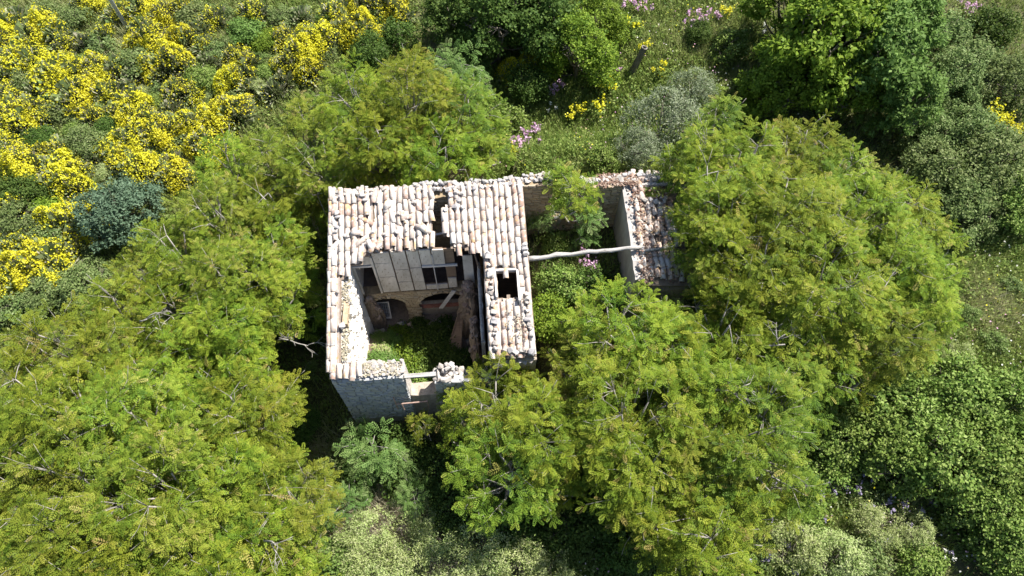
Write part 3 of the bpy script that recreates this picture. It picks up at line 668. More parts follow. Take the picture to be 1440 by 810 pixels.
def leafy(seed, R, H, nl, dens, K, size, mat, flat=.8, zmin=-.5, spread=.09, trunk_r=0.05, stemmat='bark_dark', clump=.25, narrow=1.0):
    """shrub or tree of many small leaves in tufts over an uneven crown"""
    rng = np.random.default_rng(seed); random.seed(seed); lobes = []
    nl = nl*3
    for i in range(nl):
        a = i*2.4+rng.uniform(-.5, .5); q = math.sqrt((i+.4)/nl); rr = R*.82*q; r = R*rng.uniform(.17, .33)
        lobes.append((np.array([rr*math.cos(a), rr*math.sin(a), H*(1-.45*q*q*rng.uniform(.5, 1.5)-rng.uniform(0, .14))-r*.6]), np.array([r, r, r*rng.uniform(.7, 1.2)])))
    p, nrm = shell_points(rng, lobes, dens*.9, zmin); n = len(p)
    keep = np.array([noise.noise(Vector(q)*(2.2/R**.5)+Vector((seed, 0, 0))) for q in p]) > -clump; p = p[keep]; nrm = nrm[keep]; n = len(p)
    sh = rng.random(n) < .16; p = p+(nrm+np.array([0, 0, .5]))*(sh*rng.random(n)*.20*R**.7)[:, None]; p[:, 0] *= 1.12; p[:, 1] *= .9; p[:, 2] += .14*H*np.array([noise.noise(Vector(q)*(1.4/R)+Vector((0, seed, 0))) for q in p])
    base = np.repeat(p, K, 0)+rng.normal(size=(n*K, 3))*spread; nn = np.repeat(nrm, K, 0)
    d = unit(nn*.5+rng.normal(size=nn.shape)*.75); up = unit(nn+np.array([0, 0, .6])+rng.normal(size=nn.shape)*.35)
    T = LEAF.copy(); T[:, 1] *= narrow
    V = place_tpl(T, base, d, up, size*rng.uniform(.6, 1.25, n*K))
    tint = np.clip(np.repeat(rng.normal(.5, .2, n), K)+rng.normal(size=n*K)*.15, 0, 1)
    crown = mesh_k('crown', V.reshape(-1, 3), 4, np.repeat(tint, 4), mat)
    b = MB(); b.tube([(0, 0, -.3), (.02, .02, H*.4)], [trunk_r, trunk_r*.7], 6, .1)
    for c, r in lobes[::2]:
        c = Vector(c); st = Vector((0, 0, H*random.uniform(.05, .4))); b.tube([st, st.lerp(c, .5)+Vector((random.uniform(-.1, .1), random.uniform(-.1, .1), -.05*H)), c], [trunk_r*.5, trunk_r*.35, trunk_r*.2], 4)
        for _ in range(5):
            dr = Vector((random.gauss(0, 1), random.gauss(0, 1), random.gauss(.3, .7))).normalized(); b.tube([c, c+Vector((dr.x*r[0], dr.y*r[1], dr.z*r[2]))*.95], [trunk_r*.2, .005], 3)
    return b.mesh('trunk', M[stemmat], True), crown
def broom(seed, R, H, nst, nfl, cl):
    rng = np.random.default_rng(seed); n = nst
    d = rnd_dirs(rng, n); d[:, 2] = np.abs(d[:, 2])*1.1+.15; d = unit(d); ph = np.arctan2(d[:, 1], d[:, 0]); rr = 1+.20*np.sin(2*ph+seed)+.14*np.sin(5*ph+seed*2)
    end = d*np.stack([R*rr, R*rr, H*(1+.22*np.sin(4*ph+seed))], 1)*rng.uniform(.7, 1.08, (n, 1)); st = end*rng.uniform(.1, .55, (n, 1)); wd = rng.normal(size=(n, 3))*.012
    V = np.stack([st-wd, st+wd, end+wd*.5+rng.normal(size=(n, 3))*.05, end-wd*.5+rng.normal(size=(n, 3))*.05], 1)
    stem = mesh_k('foliage', V.reshape(-1, 3), 4, np.repeat(rng.random(n), 4), M['broom'])
    fl = None
    if nfl:
        c = rnd_dirs(rng, cl); c[:, 2] = np.abs(c[:, 2])+.15; c = unit(c); k = rng.integers(0, cl, nfl); q = unit(c[k]+rng.normal(size=(nfl, 3))*.33); q[:, 2] = np.abs(q[:, 2])
        ph = np.arctan2(q[:, 1], q[:, 0]); rr = 1+.20*np.sin(2*ph+seed)+.14*np.sin(5*ph+seed*2)
        p = q*np.stack([R*rr, R*rr, H*(1+.22*np.sin(4*ph+seed))], 1)*(1.14-.32*rng.random((nfl, 1))**2.0)
        F = place_tpl(np.array([(-.5, -.5, 0), (.5, -.5, .1), (.5, .5, 0), (-.5, .5, .12)]), p, rnd_dirs(rng, nfl), unit(q+rng.normal(size=q.shape)*.5), rng.uniform(.03, .062, nfl))
        fl = mesh_k('flowers', F.reshape(-1, 3), 4, np.repeat(rng.random(nfl), 4), M['yellow'])
    return stem, fl
def herb(seed, R, H, nleaf, nfl, fmat, lmat='herb', fsize=.07):
    """knee-high flowering plant: leafy stems with flower heads on top"""
    rng = np.random.default_rng(seed)
    p = rng.normal(size=(nleaf, 3))*np.array([R*.45, R*.45, 0]); p[:, 2] = rng.random(nleaf)*H*.85
    V = place_tpl(LEAF*np.array([1, .6, 1]), p, rnd_dirs(rng, nleaf), unit(np.array([0, 0, 1.])+rng.normal(size=(nleaf, 3))*.5), rng.uniform(.08, .2, nleaf))
    fo = mesh_k('foliage', V.reshape(-1, 3), 4, np.repeat(rng.random(nleaf), 4), M[lmat])
    cl = rng.normal(size=(max(3, nfl//14), 3))*np.array([R*.5, R*.5, .12*H])+np.array([0, 0, H]); q = cl[rng.integers(0, len(cl), nfl)]+rng.normal(size=(nfl, 3))*np.array([.05, .05, .09])
    F = place_tpl(np.array([(-.5, -.5, 0), (.5, -.5, .1), (.5, .5, 0), (-.5, .5, .1)]), q, rnd_dirs(rng, nfl), unit(np.array([0, 0, 1.])+rng.normal(size=(nfl, 3))*.5), fsize*rng.uniform(.6, 1.3, nfl))
    return fo, mesh_k('flowers', F.reshape(-1, 3), 4, np.repeat(rng.random(nfl), 4), M[fmat])

FT = {'small': [feather_tree(11, 1.1, 4.6, 9), feather_tree(12, 1.2, 4.9, 10), feather_tree(13, 1.15, 4.4, 9)], 'mid': [feather_tree(21, 1.75, 5.8, 17), feather_tree(22, 1.85, 6.0, 19), feather_tree(23, 1.75, 5.6, 16), feather_tree(24, 1.8, 5.4, 18)],
      'large': [feather_tree(31, 2.4, 6.6, 28), feather_tree(32, 2.5, 6.8, 30), feather_tree(33, 2.3, 6.2, 26)]}
SAP = feather_tree(41, .75, 2.4, 10, 15, .33, .35); SAP[1].materials[0] = M['frond_fresh']

# ------------------------------------------------------------------ planting, with a label that finds each plant
LAND = [('the tall grey pole', 178, 38), ('the short hollow post', 890, 95), ("the ruin's north-west corner", 466, 264), ("the ruin's front corner", 463, 535), ("the tiled wing's front end", 725, 506),
        ('the overgrown shed roof', 930, 330), ('the blue-green bush', 160, 288), ("the photo's lower left corner", 0, 810), ("the photo's lower right corner", 1440, 810), ("the photo's upper right corner", 1440, 0), ("the photo's upper left corner", 0, 0),
        ("the photo's left edge middle", 0, 430), ("the photo's right edge middle", 1440, 420), ("the photo's bottom edge middle", 720, 810), ("the photo's top edge middle", 720, 0)]
ORD = ['nearest', 'second nearest', 'third nearest', 'fourth nearest', 'fifth nearest', 'sixth nearest', 'seventh nearest', 'eighth nearest', 'ninth nearest', 'tenth nearest', 'eleventh nearest', 'twelfth nearest', 'thirteenth nearest']
PLANTS = []
def plant(name, look, cat, group, parts, px, py, h, sc=1.0, rz_=None, zs=1.0, note=None, ground=None, slots=None):
    g = at_g(px, py, h) if ground is None else ground
    o = empty(name, g, random.uniform(0, 6.28) if rz_ is None else rz_, None, cat, group); o.scale = (sc, sc, sc*zs)
    for i, (nm, me) in enumerate(parts):
        if me is None: continue
        c = link(bpy.data.objects.new(nm, me), o)
        if nm in ('flowers', 'foliage', 'crown'): c['kind'] = 'stuff'
        if slots and slots.get(nm): c.material_slots[0].link = 'OBJECT'; c.material_slots[0].material = slots[nm]
    PLANTS.append((o, look, px, py, note)); return o
def label_all():
    sets = {}
    for o, look, px, py, note in PLANTS:
        if note: o['label'] = note; continue
        nm, lx, ly = min(LAND, key=lambda l: math.hypot(l[1]-px, l[2]-py)); a = math.degrees(math.atan2(ly-py, px-lx)) % 360
        dr = ['right of', 'above and right of', 'above', 'above and left of', 'left of', 'below and left of', 'below', 'below and right of'][int((a+22.5)//45) % 8]
        sets.setdefault((look, nm, dr), []).append((math.hypot(lx-px, ly-py), o))
    for (look, nm, dr), lst in sets.items():
        lst.sort(key=lambda q: q[0])
        for i, (_, o) in enumerate(lst):
            o['label'] = f'{look} {dr} {nm}' if len(lst) == 1 else f'{look}, {ORD[min(i, 12)]} {dr} {nm}'
def tree(px, py, kind, sc=1.0, note=None, zs=1.0):
    random.seed(int(px*31+py*7)); tr, cr = random.choice(FT[kind]); h = {'small': 3.9, 'mid': 4.8, 'large': 5.4}[kind]*sc*zs
    look = {'small': 'small feathery yellow-green tree', 'mid': 'middling feathery yellow-green tree', 'large': 'broad feathery yellow-green tree'}[kind]
    return plant('feathery_tree', look, 'tree', 'feathery yellow-green trees round the ruin', (('trunk', tr), ('crown', cr)), px, py, h, sc, zs=zs, note=note, slots={'crown': random.choice((M['frond'], M['frond'], M['frond'], M['frond_olive'], M['frond_olive'] if px < 460 else M['frond_deep']))})
TREES = [  # north of the house
 (490, 120, 'mid'), (570, 115, 'large'), (650, 140, 'mid'), (420, 160, 'small'), (440, 200, 'mid'), (530, 190, 'mid'), (615, 200, 'mid'), (672, 195, 'small'), (375, 215, 'small'), (380, 265, 'mid'), (420, 260, 'small'), (500, 235, 'small'), (585, 232, 'small'),
 # west
 (315, 225, 'small'), (300, 290, 'mid'), (365, 330, 'mid'), (240, 335, 'mid'), (310, 385, 'large'), (190, 375, 'small'), (368, 400, 'mid'), (235, 425, 'mid'), (308, 455, 'mid'), (160, 430, 'small'), (390, 352, 'small'),
 # lower left
 (60, 470, 'mid'), (135, 500, 'mid'), (215, 510, 'mid'), (300, 520, 'mid'), (25, 540, 'mid'), (90, 575, 'large'), (180, 590, 'large'), (270, 600, 'mid'), (330, 580, 'mid'), (380, 640, 'small'), (35, 660, 'mid'), (115, 670, 'large'),
 (215, 680, 'large'), (310, 680, 'mid'), (380, 700, 'mid'), (50, 750, 'large'), (150, 770, 'large'), (250, 770, 'mid'), (340, 770, 'mid'), (410, 770, 'small'), (-20, 810, 'mid'), (80, 840, 'mid'), (200, 850, 'mid'), (310, 850, 'mid'), (420, 850, 'small'), (350, 520, 'small'), (-40, 600, 'mid'), (-50, 720, 'mid'),
 # in front of the house
 (702, 552, 'mid'), (760, 605, 'mid'), (805, 590, 'small'), (655, 595, 'small'), (712, 652, 'mid'), (760, 560, 'small'), (690, 518, 'small', .7), (650, 548, 'small', .75), (720, 535, 'small', .8), (790, 680, 'small', .8), (595, 600, 'small', .55),
 # right of the house
 (880, 440, 'mid'), (850, 500, 'mid'), (940, 480, 'mid'), (1020, 450, 'mid'), (1010, 530, 'large'), (900, 570, 'large'), (1060, 600, 'large'), (970, 620, 'mid'), (905, 650, 'mid'), (1000, 690, 'mid'), (1080, 680, 'small'), (930, 720, 'small'), (1000, 770, 'small', 1.1), (1110, 520, 'mid'), (1050, 740, 'small'),
 # upper right
 (1010, 160, 'small'), (985, 215, 'small'), (1060, 210, 'mid'), (1130, 200, 'mid'), (1190, 235, 'mid'), (1030, 280, 'mid'), (1110, 280, 'large'), (1200, 300, 'large'), (1275, 285, 'mid'), (1080, 350, 'mid'), (1160, 380, 'large'), (1250, 370, 'large'), (1300, 410, 'mid'), (1180, 450, 'mid'), (1260, 460, 'mid'), (1110, 430, 'mid'), (1150, 530, 'small'), (1220, 525, 'small'), (1330, 340, 'small'), (1022, 335, 'small', .9), (1016, 236, 'mid'), (1045, 338, 'mid', .9)]
for a in TREES: tree(*a)
tree(785, 240, 'small', .95, 'small drooping feathery tree hanging over the broken courtyard wall').rotation_euler = (math.radians(14), math.radians(10), 0)
SB = lambda px, py, sc, note, zs=1: plant('sapling', 'fresh green sapling', 'sapling', 'fresh green saplings', (('trunk', SAP[0]), ('crown', SAP[1])), px, py, 2.1*sc*zs, sc, note=note, zs=zs)
SB(517, 622, 1.3, "fresh green sapling with long fern-like leaves below the ruin's shaded front wall", 1.0); SB(758, 300, .7, 'tiny bright sapling in the courtyard corner against the ochre wall', 1.0)
SB(822, 296, 1.0, 'drooping bright sapling in the middle of the courtyard', 1.0); SB(645, 78, 1.6, 'bushy light green sapling above the canopy behind the ruin, below the dark trees'); SB(480, 705, .9, 'blue-tinged sapling beside the pale grass at the bottom')
SB(425, 520, .5, 'thin sapling standing in the deep shade left of the ruin'); SB(580, 690, .8, 'low bright sapling in the dark shade under the front trees')

SHR1 = {'round': leafy(61, 1.0, 1.3, 7, 95, 5, .12, M['grey']), 'loose': leafy(62, 1.0, 1.2, 9, 70, 5, .12, M['grey'], clump=.12), 'dense': leafy(63, 1.0, 1.4, 11, 110, 5, .10, M['dark'], clump=.4),
        'big': leafy(64, 2.0, 2.6, 13, 60, 6, .14, M['bramble'], clump=.15), 'big2': leafy(65, 2.0, 2.3, 15, 60, 6, .14, M['bramble'], clump=.1), 'wispy': leafy(66, 1.5, 2.2, 10, 60, 6, .13, M['silver'], clump=.1, narrow=.5)}
BT = [leafy(71, 2.3, 5.0, 13, 42, 7, .20, M['broad'], clump=.12, trunk_r=.14), leafy(72, 2.0, 4.2, 11, 42, 7, .19, M['broad'], clump=.1, trunk_r=.12), leafy(73, 1.9, 3.6, 10, 60, 6, .14, M['dark'], clump=.15, trunk_r=.12)]
def shrub(px, py, v, mat, look, sc=1.0, note=None, name='shrub', zs=1.0):
    if px < 520 and py < 440 and not note: sc *= .8; zs = .75
    random.seed(int(px*13+py*5)); tr, cr = SHR1[v]; h = {'round': .9, 'loose': .8, 'dense': .95, 'big': 1.8, 'big2': 1.6, 'wispy': 1.5}[v]*sc*zs
    return plant(name, look, 'shrub', 'leafy shrubs on the hillside', (('trunk', tr), ('crown', cr)), px, py, h, sc, note=note, zs=zs, slots={'crown': M[mat]})
def btree(px, py, i, mat, look, sc=1.0, note=None):
    random.seed(int(px*3+py)); tr, cr = BT[i]
    return plant('broadleaf_tree', look, 'tree', 'broad-leaved trees along the top', (('trunk', tr), ('crown', cr)), px, py, (3.6, 3.0, 2.6)[i]*sc, sc, note=note, slots={'crown': M[mat]})
for a in ((1165, 40, 0, 'broad', 1.15), (1240, 60, 0, 'lime', 1.05), (1130, 95, 1, 'broad', .95), (1280, 130, 1, 'lime', .85), (1090, 110, 1, 'broad', .8), (1200, 110, 1, 'broad', .8), (1290, 25, 1, 'lime', .9), (1210, -15, 0, 'broad', 1.1), (1120, -10, 1, 'broad', 1)):
    btree(*a[:4], 'lime green broad-leaved tree' if a[3] == 'lime' else 'deep green broad-leaved tree', a[4])
for a in ((700, 20, 2, 'dark', 1.15), (760, 15, 2, 'dark', 1.1), (815, 55, 2, 'broad', .95), (640, 8, 2, 'dark', .95), (845, 15, 2, 'broad', .7), (730, -25, 2, 'dark', 1.2)):
    btree(*a[:4], 'mid green bushy tree' if a[3] == 'broad' else 'dark olive bushy tree', a[4])
shrub(160, 288, 'big', 'blue', '', .85, 'big rounded blue-green bush between yellow brooms and the feathery trees', 'bush'); shrub(935, 165, 'wispy', 'silver', '', 1.15, 'silvery grey-leaved bush above the shed roof', 'bush'); shrub(900, 205, 'wispy', 'silver', '', .7, 'smaller silvery bush just above the courtyard wall', 'bush'); shrub(975, 120, 'wispy', 'silver', '', .8, 'pale silvery bush right of the short hollow post', 'bush')
GG = 'grey-green leafy shrub'; BR = 'pale green bramble thicket'; DK = 'dark green leafy shrub'; PL = 'pale straw-green wispy shrub'; LM = 'lime green leafy shrub'
for px, py, v, mat, look, sc in [
 (190, 82, 'round', 'grey', GG, 1.3), (285, 108, 'dense', 'bramble', BR, 1.1), (345, 40, 'round', 'lime', LM, 1.2), (372, 55, 'dense', 'broad', DK, .9), (270, 20, 'round', 'grey', GG, 1.2), (100, 20, 'dense', 'grey', GG, 1.1), (60, 15, 'loose', 'grey', GG, 1.2), (140, 60, 'loose', 'grey', GG, 1.1),
 (30, 110, 'round', 'grey', GG, 1.0), (80, 150, 'loose', 'grey', GG, 1.1), (120, 195, 'dense', 'grey', GG, 1.2), (50, 190, 'dense', 'dark', DK, .9), (150, 175, 'dense', 'dark', DK, .9), (30, 265, 'dense', 'dark', DK, 1.3), (70, 290, 'round', 'broad', DK, 1.1), (20, 310, 'big2', 'grey', GG, .8), (75, 330, 'loose', 'grey', GG, 1.3),
 (120, 400, 'big2', 'grey', GG, .9), (60, 410, 'big', 'grey', GG, .75), (15, 430, 'loose', 'grey', GG, 1.3), (225, 120, 'loose', 'grey', GG, .9), (300, 70, 'loose', 'grey', GG, .9), (240, 185, 'round', 'grey', GG, .9), (215, 215, 'loose', 'grey', GG, .9), (395, 20, 'loose', 'grey', GG, 1), (460, 30, 'loose', 'dark', DK, .9), (520, 65, 'dense', 'dark', DK, 1.0), (560, 45, 'loose', 'dark', DK, 1.0),
 (740, 110, 'dense', 'dark', DK, 1.1), (755, 125, 'round', 'dark', DK, .7), (715, 165, 'loose', 'bramble', BR, 1.0), (850, 222, 'round', 'bramble', BR, .7), (880, 35, 'loose', 'bramble', BR, .8), 
 (985, 40, 'dense', 'dark', DK, .7), (1030, 60, 'loose', 'bramble', BR, 1.1), (1340, 40, 'loose', 'grey', GG, 1.2), (1400, 30, 'round', 'dark', DK, 1.2), (1380, 80, 'round', 'grey', GG, 1.3), (1350, 100, 'big', 'grey', GG, .8), (1420, 110, 'big2', 'grey', GG, .8), (1320, 190, 'big', 'grey', GG, .7), (1370, 180, 'big2', 'grey', GG, .9),
 (1330, 240, 'big', 'grey', GG, .9), (1400, 230, 'big', 'grey', GG, 1.0), (1360, 285, 'big2', 'grey', GG, .85), (1430, 270, 'big', 'bramble', BR, .8), (1300, 170, 'dense', 'dark', DK, .9), (1260, 180, 'loose', 'grey', GG, 1.0), (1375, 310, 'dense', 'grey', GG, .8), (1400, 480, 'loose', 'weed', 'bright green leafy shrub', .6), (1425, 400, 'loose', 'grey', GG, .5), (1365, 440, 'round', 'weed', 'bright green leafy shrub', .45),
 (1280, 570, 'big', 'bramble', BR, .95), (1350, 555, 'big2', 'bramble', BR, 1.0), (1420, 575, 'big', 'bramble', BR, .95), (1240, 620, 'big2', 'bramble', BR, .9), (1310, 630, 'big', 'bramble', BR, 1.0), (1390, 640, 'big2', 'bramble', BR, 1.0), (1450, 660, 'big', 'bramble', BR, .9), (1180, 610, 'big', 'bramble', BR, .7), (1400, 720, 'big', 'bramble', BR, .75), (1440, 760, 'big2', 'bramble', BR, .8), (1200, 565, 'dense', 'broad', DK, 1.1), (1160, 660, 'loose', 'bramble', BR, 1.0),
 (620, 660, 'dense', 'dark', DK, 1.0), (560, 645, 'dense', 'dark', DK, 1.1), (640, 710, 'dense', 'dark', DK, 1.0), (720, 740, 'dense', 'dark', DK, 1.0), (800, 740, 'dense', 'dark', DK, 1.1), (860, 700, 'dense', 'dark', DK, 1.2), (510, 660, 'loose', 'dark', DK, 1.0), (875, 770, 'loose', 'dark', DK, 1.0), (470, 665, 'round', 'grey', GG, .8), (440, 740, 'loose', 'lime', LM, .9), (470, 790, 'round', 'lime', LM, .9), (425, 400, 'loose', 'broad', DK, .6), (960, 398, 'wispy', 'pale', PL, .7), (925, 402, 'wispy', 'pale', PL, .6), (985, 360, 'loose', 'bramble', BR, .8), (520, 745, 'wispy', 'pale', PL, 0.6), (570, 775, 'wispy', 'pale', PL, 0.75), (545, 800, 'wispy', 'pale', PL, 0.7), (615, 760, 'wispy', 'pale', PL, 0.6), (640, 800, 'wispy', 'pale', PL, 0.8), (680, 770, 'wispy', 'pale', PL, 0.75), (730, 795, 'wispy', 'pale', PL, 0.75), (770, 805, 'wispy', 'pale', PL, 0.6), (490, 780, 'wispy', 'pale', PL, 0.6), (600, 730, 'wispy', 'pale', PL, 0.5), (1350, 500, 'wispy', 'pale', PL, 0.5), (1120, 765, 'wispy', 'pale', PL, 0.7), (1180, 780, 'wispy', 'pale', PL, 0.7), (1235, 740, 'wispy', 'pale', PL, 0.6), (1290, 745, 'wispy', 'pale', PL, 0.5), (1345, 70, 'wispy', 'pale', PL, 0.5), (1230, 160, 'wispy', 'pale', PL, 0.5), (1285, 205, 'wispy', 'pale', PL, 0.4), (200, 130, 'wispy', 'pale', PL, 0.45), (130, 75, 'wispy', 'pale', PL, 0.4), (250, 60, 'wispy', 'pale', PL, 0.4), (365, 120, 'wispy', 'pale', PL, 0.5), (395, 85, 'wispy', 'pale', PL, 0.45), (110, 165, 'wispy', 'pale', PL, 0.4), (215, 205, 'wispy', 'pale', PL, 0.45), (140, 240, 'wispy', 'pale', PL, 0.45), (85, 330, 'wispy', 'pale', PL, 0.5), (40, 120, 'wispy', 'pale', PL, 0.4), (500, 20, 'wispy', 'pale', PL, 0.5), (300, 130, 'wispy', 'pale', PL, 0.4),
 (420, 600, 'dense', 'dark', DK, .8), (430, 450, 'dense', 'dark', DK, .8), (365, 560, 'wispy', 'silver', 'silvery leafy shrub', .6), (780, 340, 'round', 'bramble', BR, .55), (790, 400, 'dense', 'bramble', BR, .9), (770, 440, 'dense', 'broad', DK, .9), (830, 395, 'loose', 'dark', DK, .8), (800, 460, 'dense', 'broad', DK, .9),
 (985, 385, 'dense', 'dark', DK, 1.0), (1040, 400, 'dense', 'dark', DK, 1.1), (960, 395, 'loose', 'bramble', BR, .8), (1000, 420, 'dense', 'dark', DK, 1.0), (1130, 720, 'loose', 'bramble', BR, .9), (1220, 790, 'loose', 'grey', GG, 1.0), (1300, 790, 'round', 'bramble', BR, .8)]:
    shrub(px, py, v, mat, look, sc)
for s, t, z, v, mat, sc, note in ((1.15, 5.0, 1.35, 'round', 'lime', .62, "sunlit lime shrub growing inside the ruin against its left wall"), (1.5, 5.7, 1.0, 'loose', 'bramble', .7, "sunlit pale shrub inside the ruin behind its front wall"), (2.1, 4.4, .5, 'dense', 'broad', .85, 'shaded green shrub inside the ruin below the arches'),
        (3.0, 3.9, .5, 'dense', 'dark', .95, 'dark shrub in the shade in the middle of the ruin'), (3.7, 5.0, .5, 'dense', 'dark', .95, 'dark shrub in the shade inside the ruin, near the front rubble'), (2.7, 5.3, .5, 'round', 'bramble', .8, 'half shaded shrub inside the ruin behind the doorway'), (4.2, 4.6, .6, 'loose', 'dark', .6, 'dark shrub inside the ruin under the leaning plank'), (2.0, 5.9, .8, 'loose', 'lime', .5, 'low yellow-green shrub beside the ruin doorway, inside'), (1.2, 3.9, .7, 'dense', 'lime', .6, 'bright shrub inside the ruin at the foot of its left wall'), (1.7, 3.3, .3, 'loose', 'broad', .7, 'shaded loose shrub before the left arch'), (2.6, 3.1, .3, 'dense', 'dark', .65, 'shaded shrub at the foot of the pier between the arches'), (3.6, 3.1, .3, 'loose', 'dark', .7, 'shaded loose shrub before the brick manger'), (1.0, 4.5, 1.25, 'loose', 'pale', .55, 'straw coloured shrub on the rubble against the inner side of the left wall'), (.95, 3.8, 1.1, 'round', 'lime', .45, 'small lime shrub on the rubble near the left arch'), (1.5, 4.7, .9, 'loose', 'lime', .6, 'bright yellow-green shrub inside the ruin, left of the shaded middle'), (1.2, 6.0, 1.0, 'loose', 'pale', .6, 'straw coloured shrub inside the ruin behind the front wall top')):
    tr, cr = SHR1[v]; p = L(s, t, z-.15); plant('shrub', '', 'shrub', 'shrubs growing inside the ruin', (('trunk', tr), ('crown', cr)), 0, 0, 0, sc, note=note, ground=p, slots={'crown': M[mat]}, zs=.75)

BRM = {'full': [broom(81, .85, .95, 900, 2300, 6), broom(82, .9, .9, 900, 1900, 5), broom(83, .8, 1.0, 900, 2500, 7), broom(88, .9, .85, 900, 1600, 4)], 'patchy': [broom(84, .9, .95, 1000, 800, 3), broom(85, .85, .9, 1000, 650, 3)], 'dry': [broom(86, .9, .9, 750, 60, 3), broom(87, .85, .8, 750, 30, 2)]}
def add_broom(px, py, kind, sc=1.0):
    random.seed(int(px*17+py*3)); st, fl = random.choice(BRM[kind])
    look = {'full': 'yellow-flowered broom bush', 'patchy': 'broom bush with few yellow flowers', 'dry': 'bare grey-brown broom bush'}[kind]
    plant('broom_bush', look, 'bush', 'broom bushes on the upper left slope', (('foliage', st), ('flowers', fl)), px, py, .55*sc, sc*random.uniform(.85, 1.15))
FULL = [(300, 168), (55, 362), (20, 386), (110, 305), (225, 185), (60, 28), (40, 45), (75, 42), (22, 78), (35, 70), (48, 82), (5, 32), (4, 50), (62, 112), (72, 103), (30, 168), (20, 158), (42, 152), (100, 95), (115, 125), (108, 132), (135, 92), (158, 95), (185, 143), (180, 158), (200, 165), (190, 185), (217, 172), (150, 207), (162, 217), (177, 200), (190, 235), (203, 230), (240, 242), (252, 172), (268, 176), (282, 165), (310, 153), (326, 157), (298, 182), (290, 200), (325, 110), (342, 100), (420, 75), (432, 63), (445, 55), (430, 90), (205, 42), (208, 52), (230, 15), (260, 50), (195, 5), (120, 3), (82, 252), (97, 257), (85, 237), (10, 200), (12, 216), (30, 232), (100, 292), (88, 312), (105, 322), (118, 318), (60, 355), (72, 365), (40, 377), (15, 380), (8, 395), (25, 392), (50, 372), (450, 50), (512, 35), (515, 47), (490, 38), (505, 5), (540, 8), (245, 85), (233, 90), (35, 385), (70, 385), (742, 92), (730, 105)]
PATCH = [(330, 75), (345, 85), (400, 52), (470, 18), (275, 125), (145, 45), (130, 110), (60, 210), (95, 85), (80, 210), (110, 235), (125, 160), (250, 125), (230, 65), (300, 25), (255, 8), (560, 20), (90, 60), (10, 130), (240, 225), (20, 290), (35, 340), (355, 15), (150, 130), (65, 395), (285, 60), (410, 90), (10, 350), (5, 100), (45, 245), (15, 170), (60, 160), (165, 20)]
DRY = [(70, 75), (90, 110), (160, 120), (190, 100), (215, 140), (240, 150), (60, 135), (115, 60), (320, 60), (350, 120), (370, 100), (385, 125), (365, 80), (400, 110), (330, 130), (130, 220), (105, 180), (210, 200), (230, 205), (270, 195), (120, 350), (105, 345), (85, 345), (480, 10), (530, 20), (550, 5), (310, 15), (420, 20), (200, 25), (20, 20), (25, 95), (45, 125), (5, 75), (160, 155), (100, 140), (280, 40), (255, 105), (290, 85), (140, 150), (180, 120), (25, 250), (50, 320), (15, 330), (440, 95), (460, 70), (540, 45), (120, 85), (225, 105)]
for p in FULL: add_broom(*p, 'full', 1.1)
for p in PATCH: add_broom(*p, 'patchy', .9)
for i, p in enumerate(DRY):
    if i % 2: add_broom(*p, 'dry', .85)
    else: shrub(*p, ('loose', 'round', 'dense')[i//2 % 3], ('weed', 'grey', 'bramble')[i//2 % 3], ('bright green leafy shrub', GG, BR)[i//2 % 3], .7)
HB = {'pink': [herb(91, .5, .7, 160, 120, 'pink'), herb(92, .4, .6, 120, 70, 'pink')], 'yellow': [herb(93, .5, .8, 160, 170, 'yellow', 'bramble'), herb(94, .45, .9, 150, 110, 'yellow', 'bramble')], 'violet': [herb(95, .7, .55, 260, 75, 'violet', 'grey', .06)], 'white': [herb(96, .4, .6, 120, 50, 'white')]}
def flower(px, py, kind, sc=1.0):
    random.seed(int(px*11+py*19)); fo, fl = random.choice(HB[kind])
    plant('flowering_plant', {'pink': 'pink-flowered wild plant', 'yellow': 'yellow-flowered tall herb', 'violet': 'violet-flowered low plant', 'white': 'white-flowered wild plant'}[kind], 'flowers', 'wild flowering plants', (('foliage', fo), ('flowers', fl)), px, py, .5*sc, sc)
for px, py, k, sc in [(740, 195, 'pink', 1.2), (752, 182, 'pink', 1.0), (733, 205, 'pink', .8), (778, 128, 'pink', 1), (790, 118, 'pink', .8), (765, 130, 'pink', .8), (760, 108, 'pink', .7), (870, 98, 'pink', .6), (900, 10, 'pink', 1), (885, 5, 'pink', .9), (985, 28, 'pink', 1.1), (975, 40, 'pink', .9), (1010, 22, 'pink', .8), (1365, 12, 'pink', 1), (1300, 130, 'pink', .8), (1315, 125, 'pink', .8), (1362, 132, 'pink', .7), (1245, 108, 'pink', .6), (830, 375, 'pink', .9), (842, 385, 'pink', .8), (822, 368, 'pink', .7), (818, 345, 'pink', .5),
                      (855, 125, 'yellow', 1), (850, 115, 'yellow', .9), (810, 160, 'yellow', 1), (840, 155, 'yellow', 1.1), (885, 40, 'yellow', 1), (855, 60, 'yellow', 1), (930, 100, 'yellow', .9), (1390, 165, 'yellow', 1.2), (1405, 172, 'yellow', 1), (1425, 185, 'yellow', .9), (1020, 20, 'yellow', .8), (725, 215, 'yellow', .7), (905, 70, 'yellow', .8),
                      (1180, 690, 'violet', 1.1), (1215, 690, 'violet', 1.2), (1245, 700, 'violet', 1.1), (1270, 715, 'violet', 1), (1150, 695, 'violet', 1), (1315, 705, 'violet', .8), (1360, 765, 'violet', .8), (1075, 780, 'violet', 1), (1130, 740, 'violet', .9), (1245, 755, 'violet', .8), (1100, 700, 'violet', .9), (1335, 782, 'white', .6), (775, 155, 'white', .7), (1075, 40, 'white', .8)]:
    flower(px, py, k, sc)
label_all()

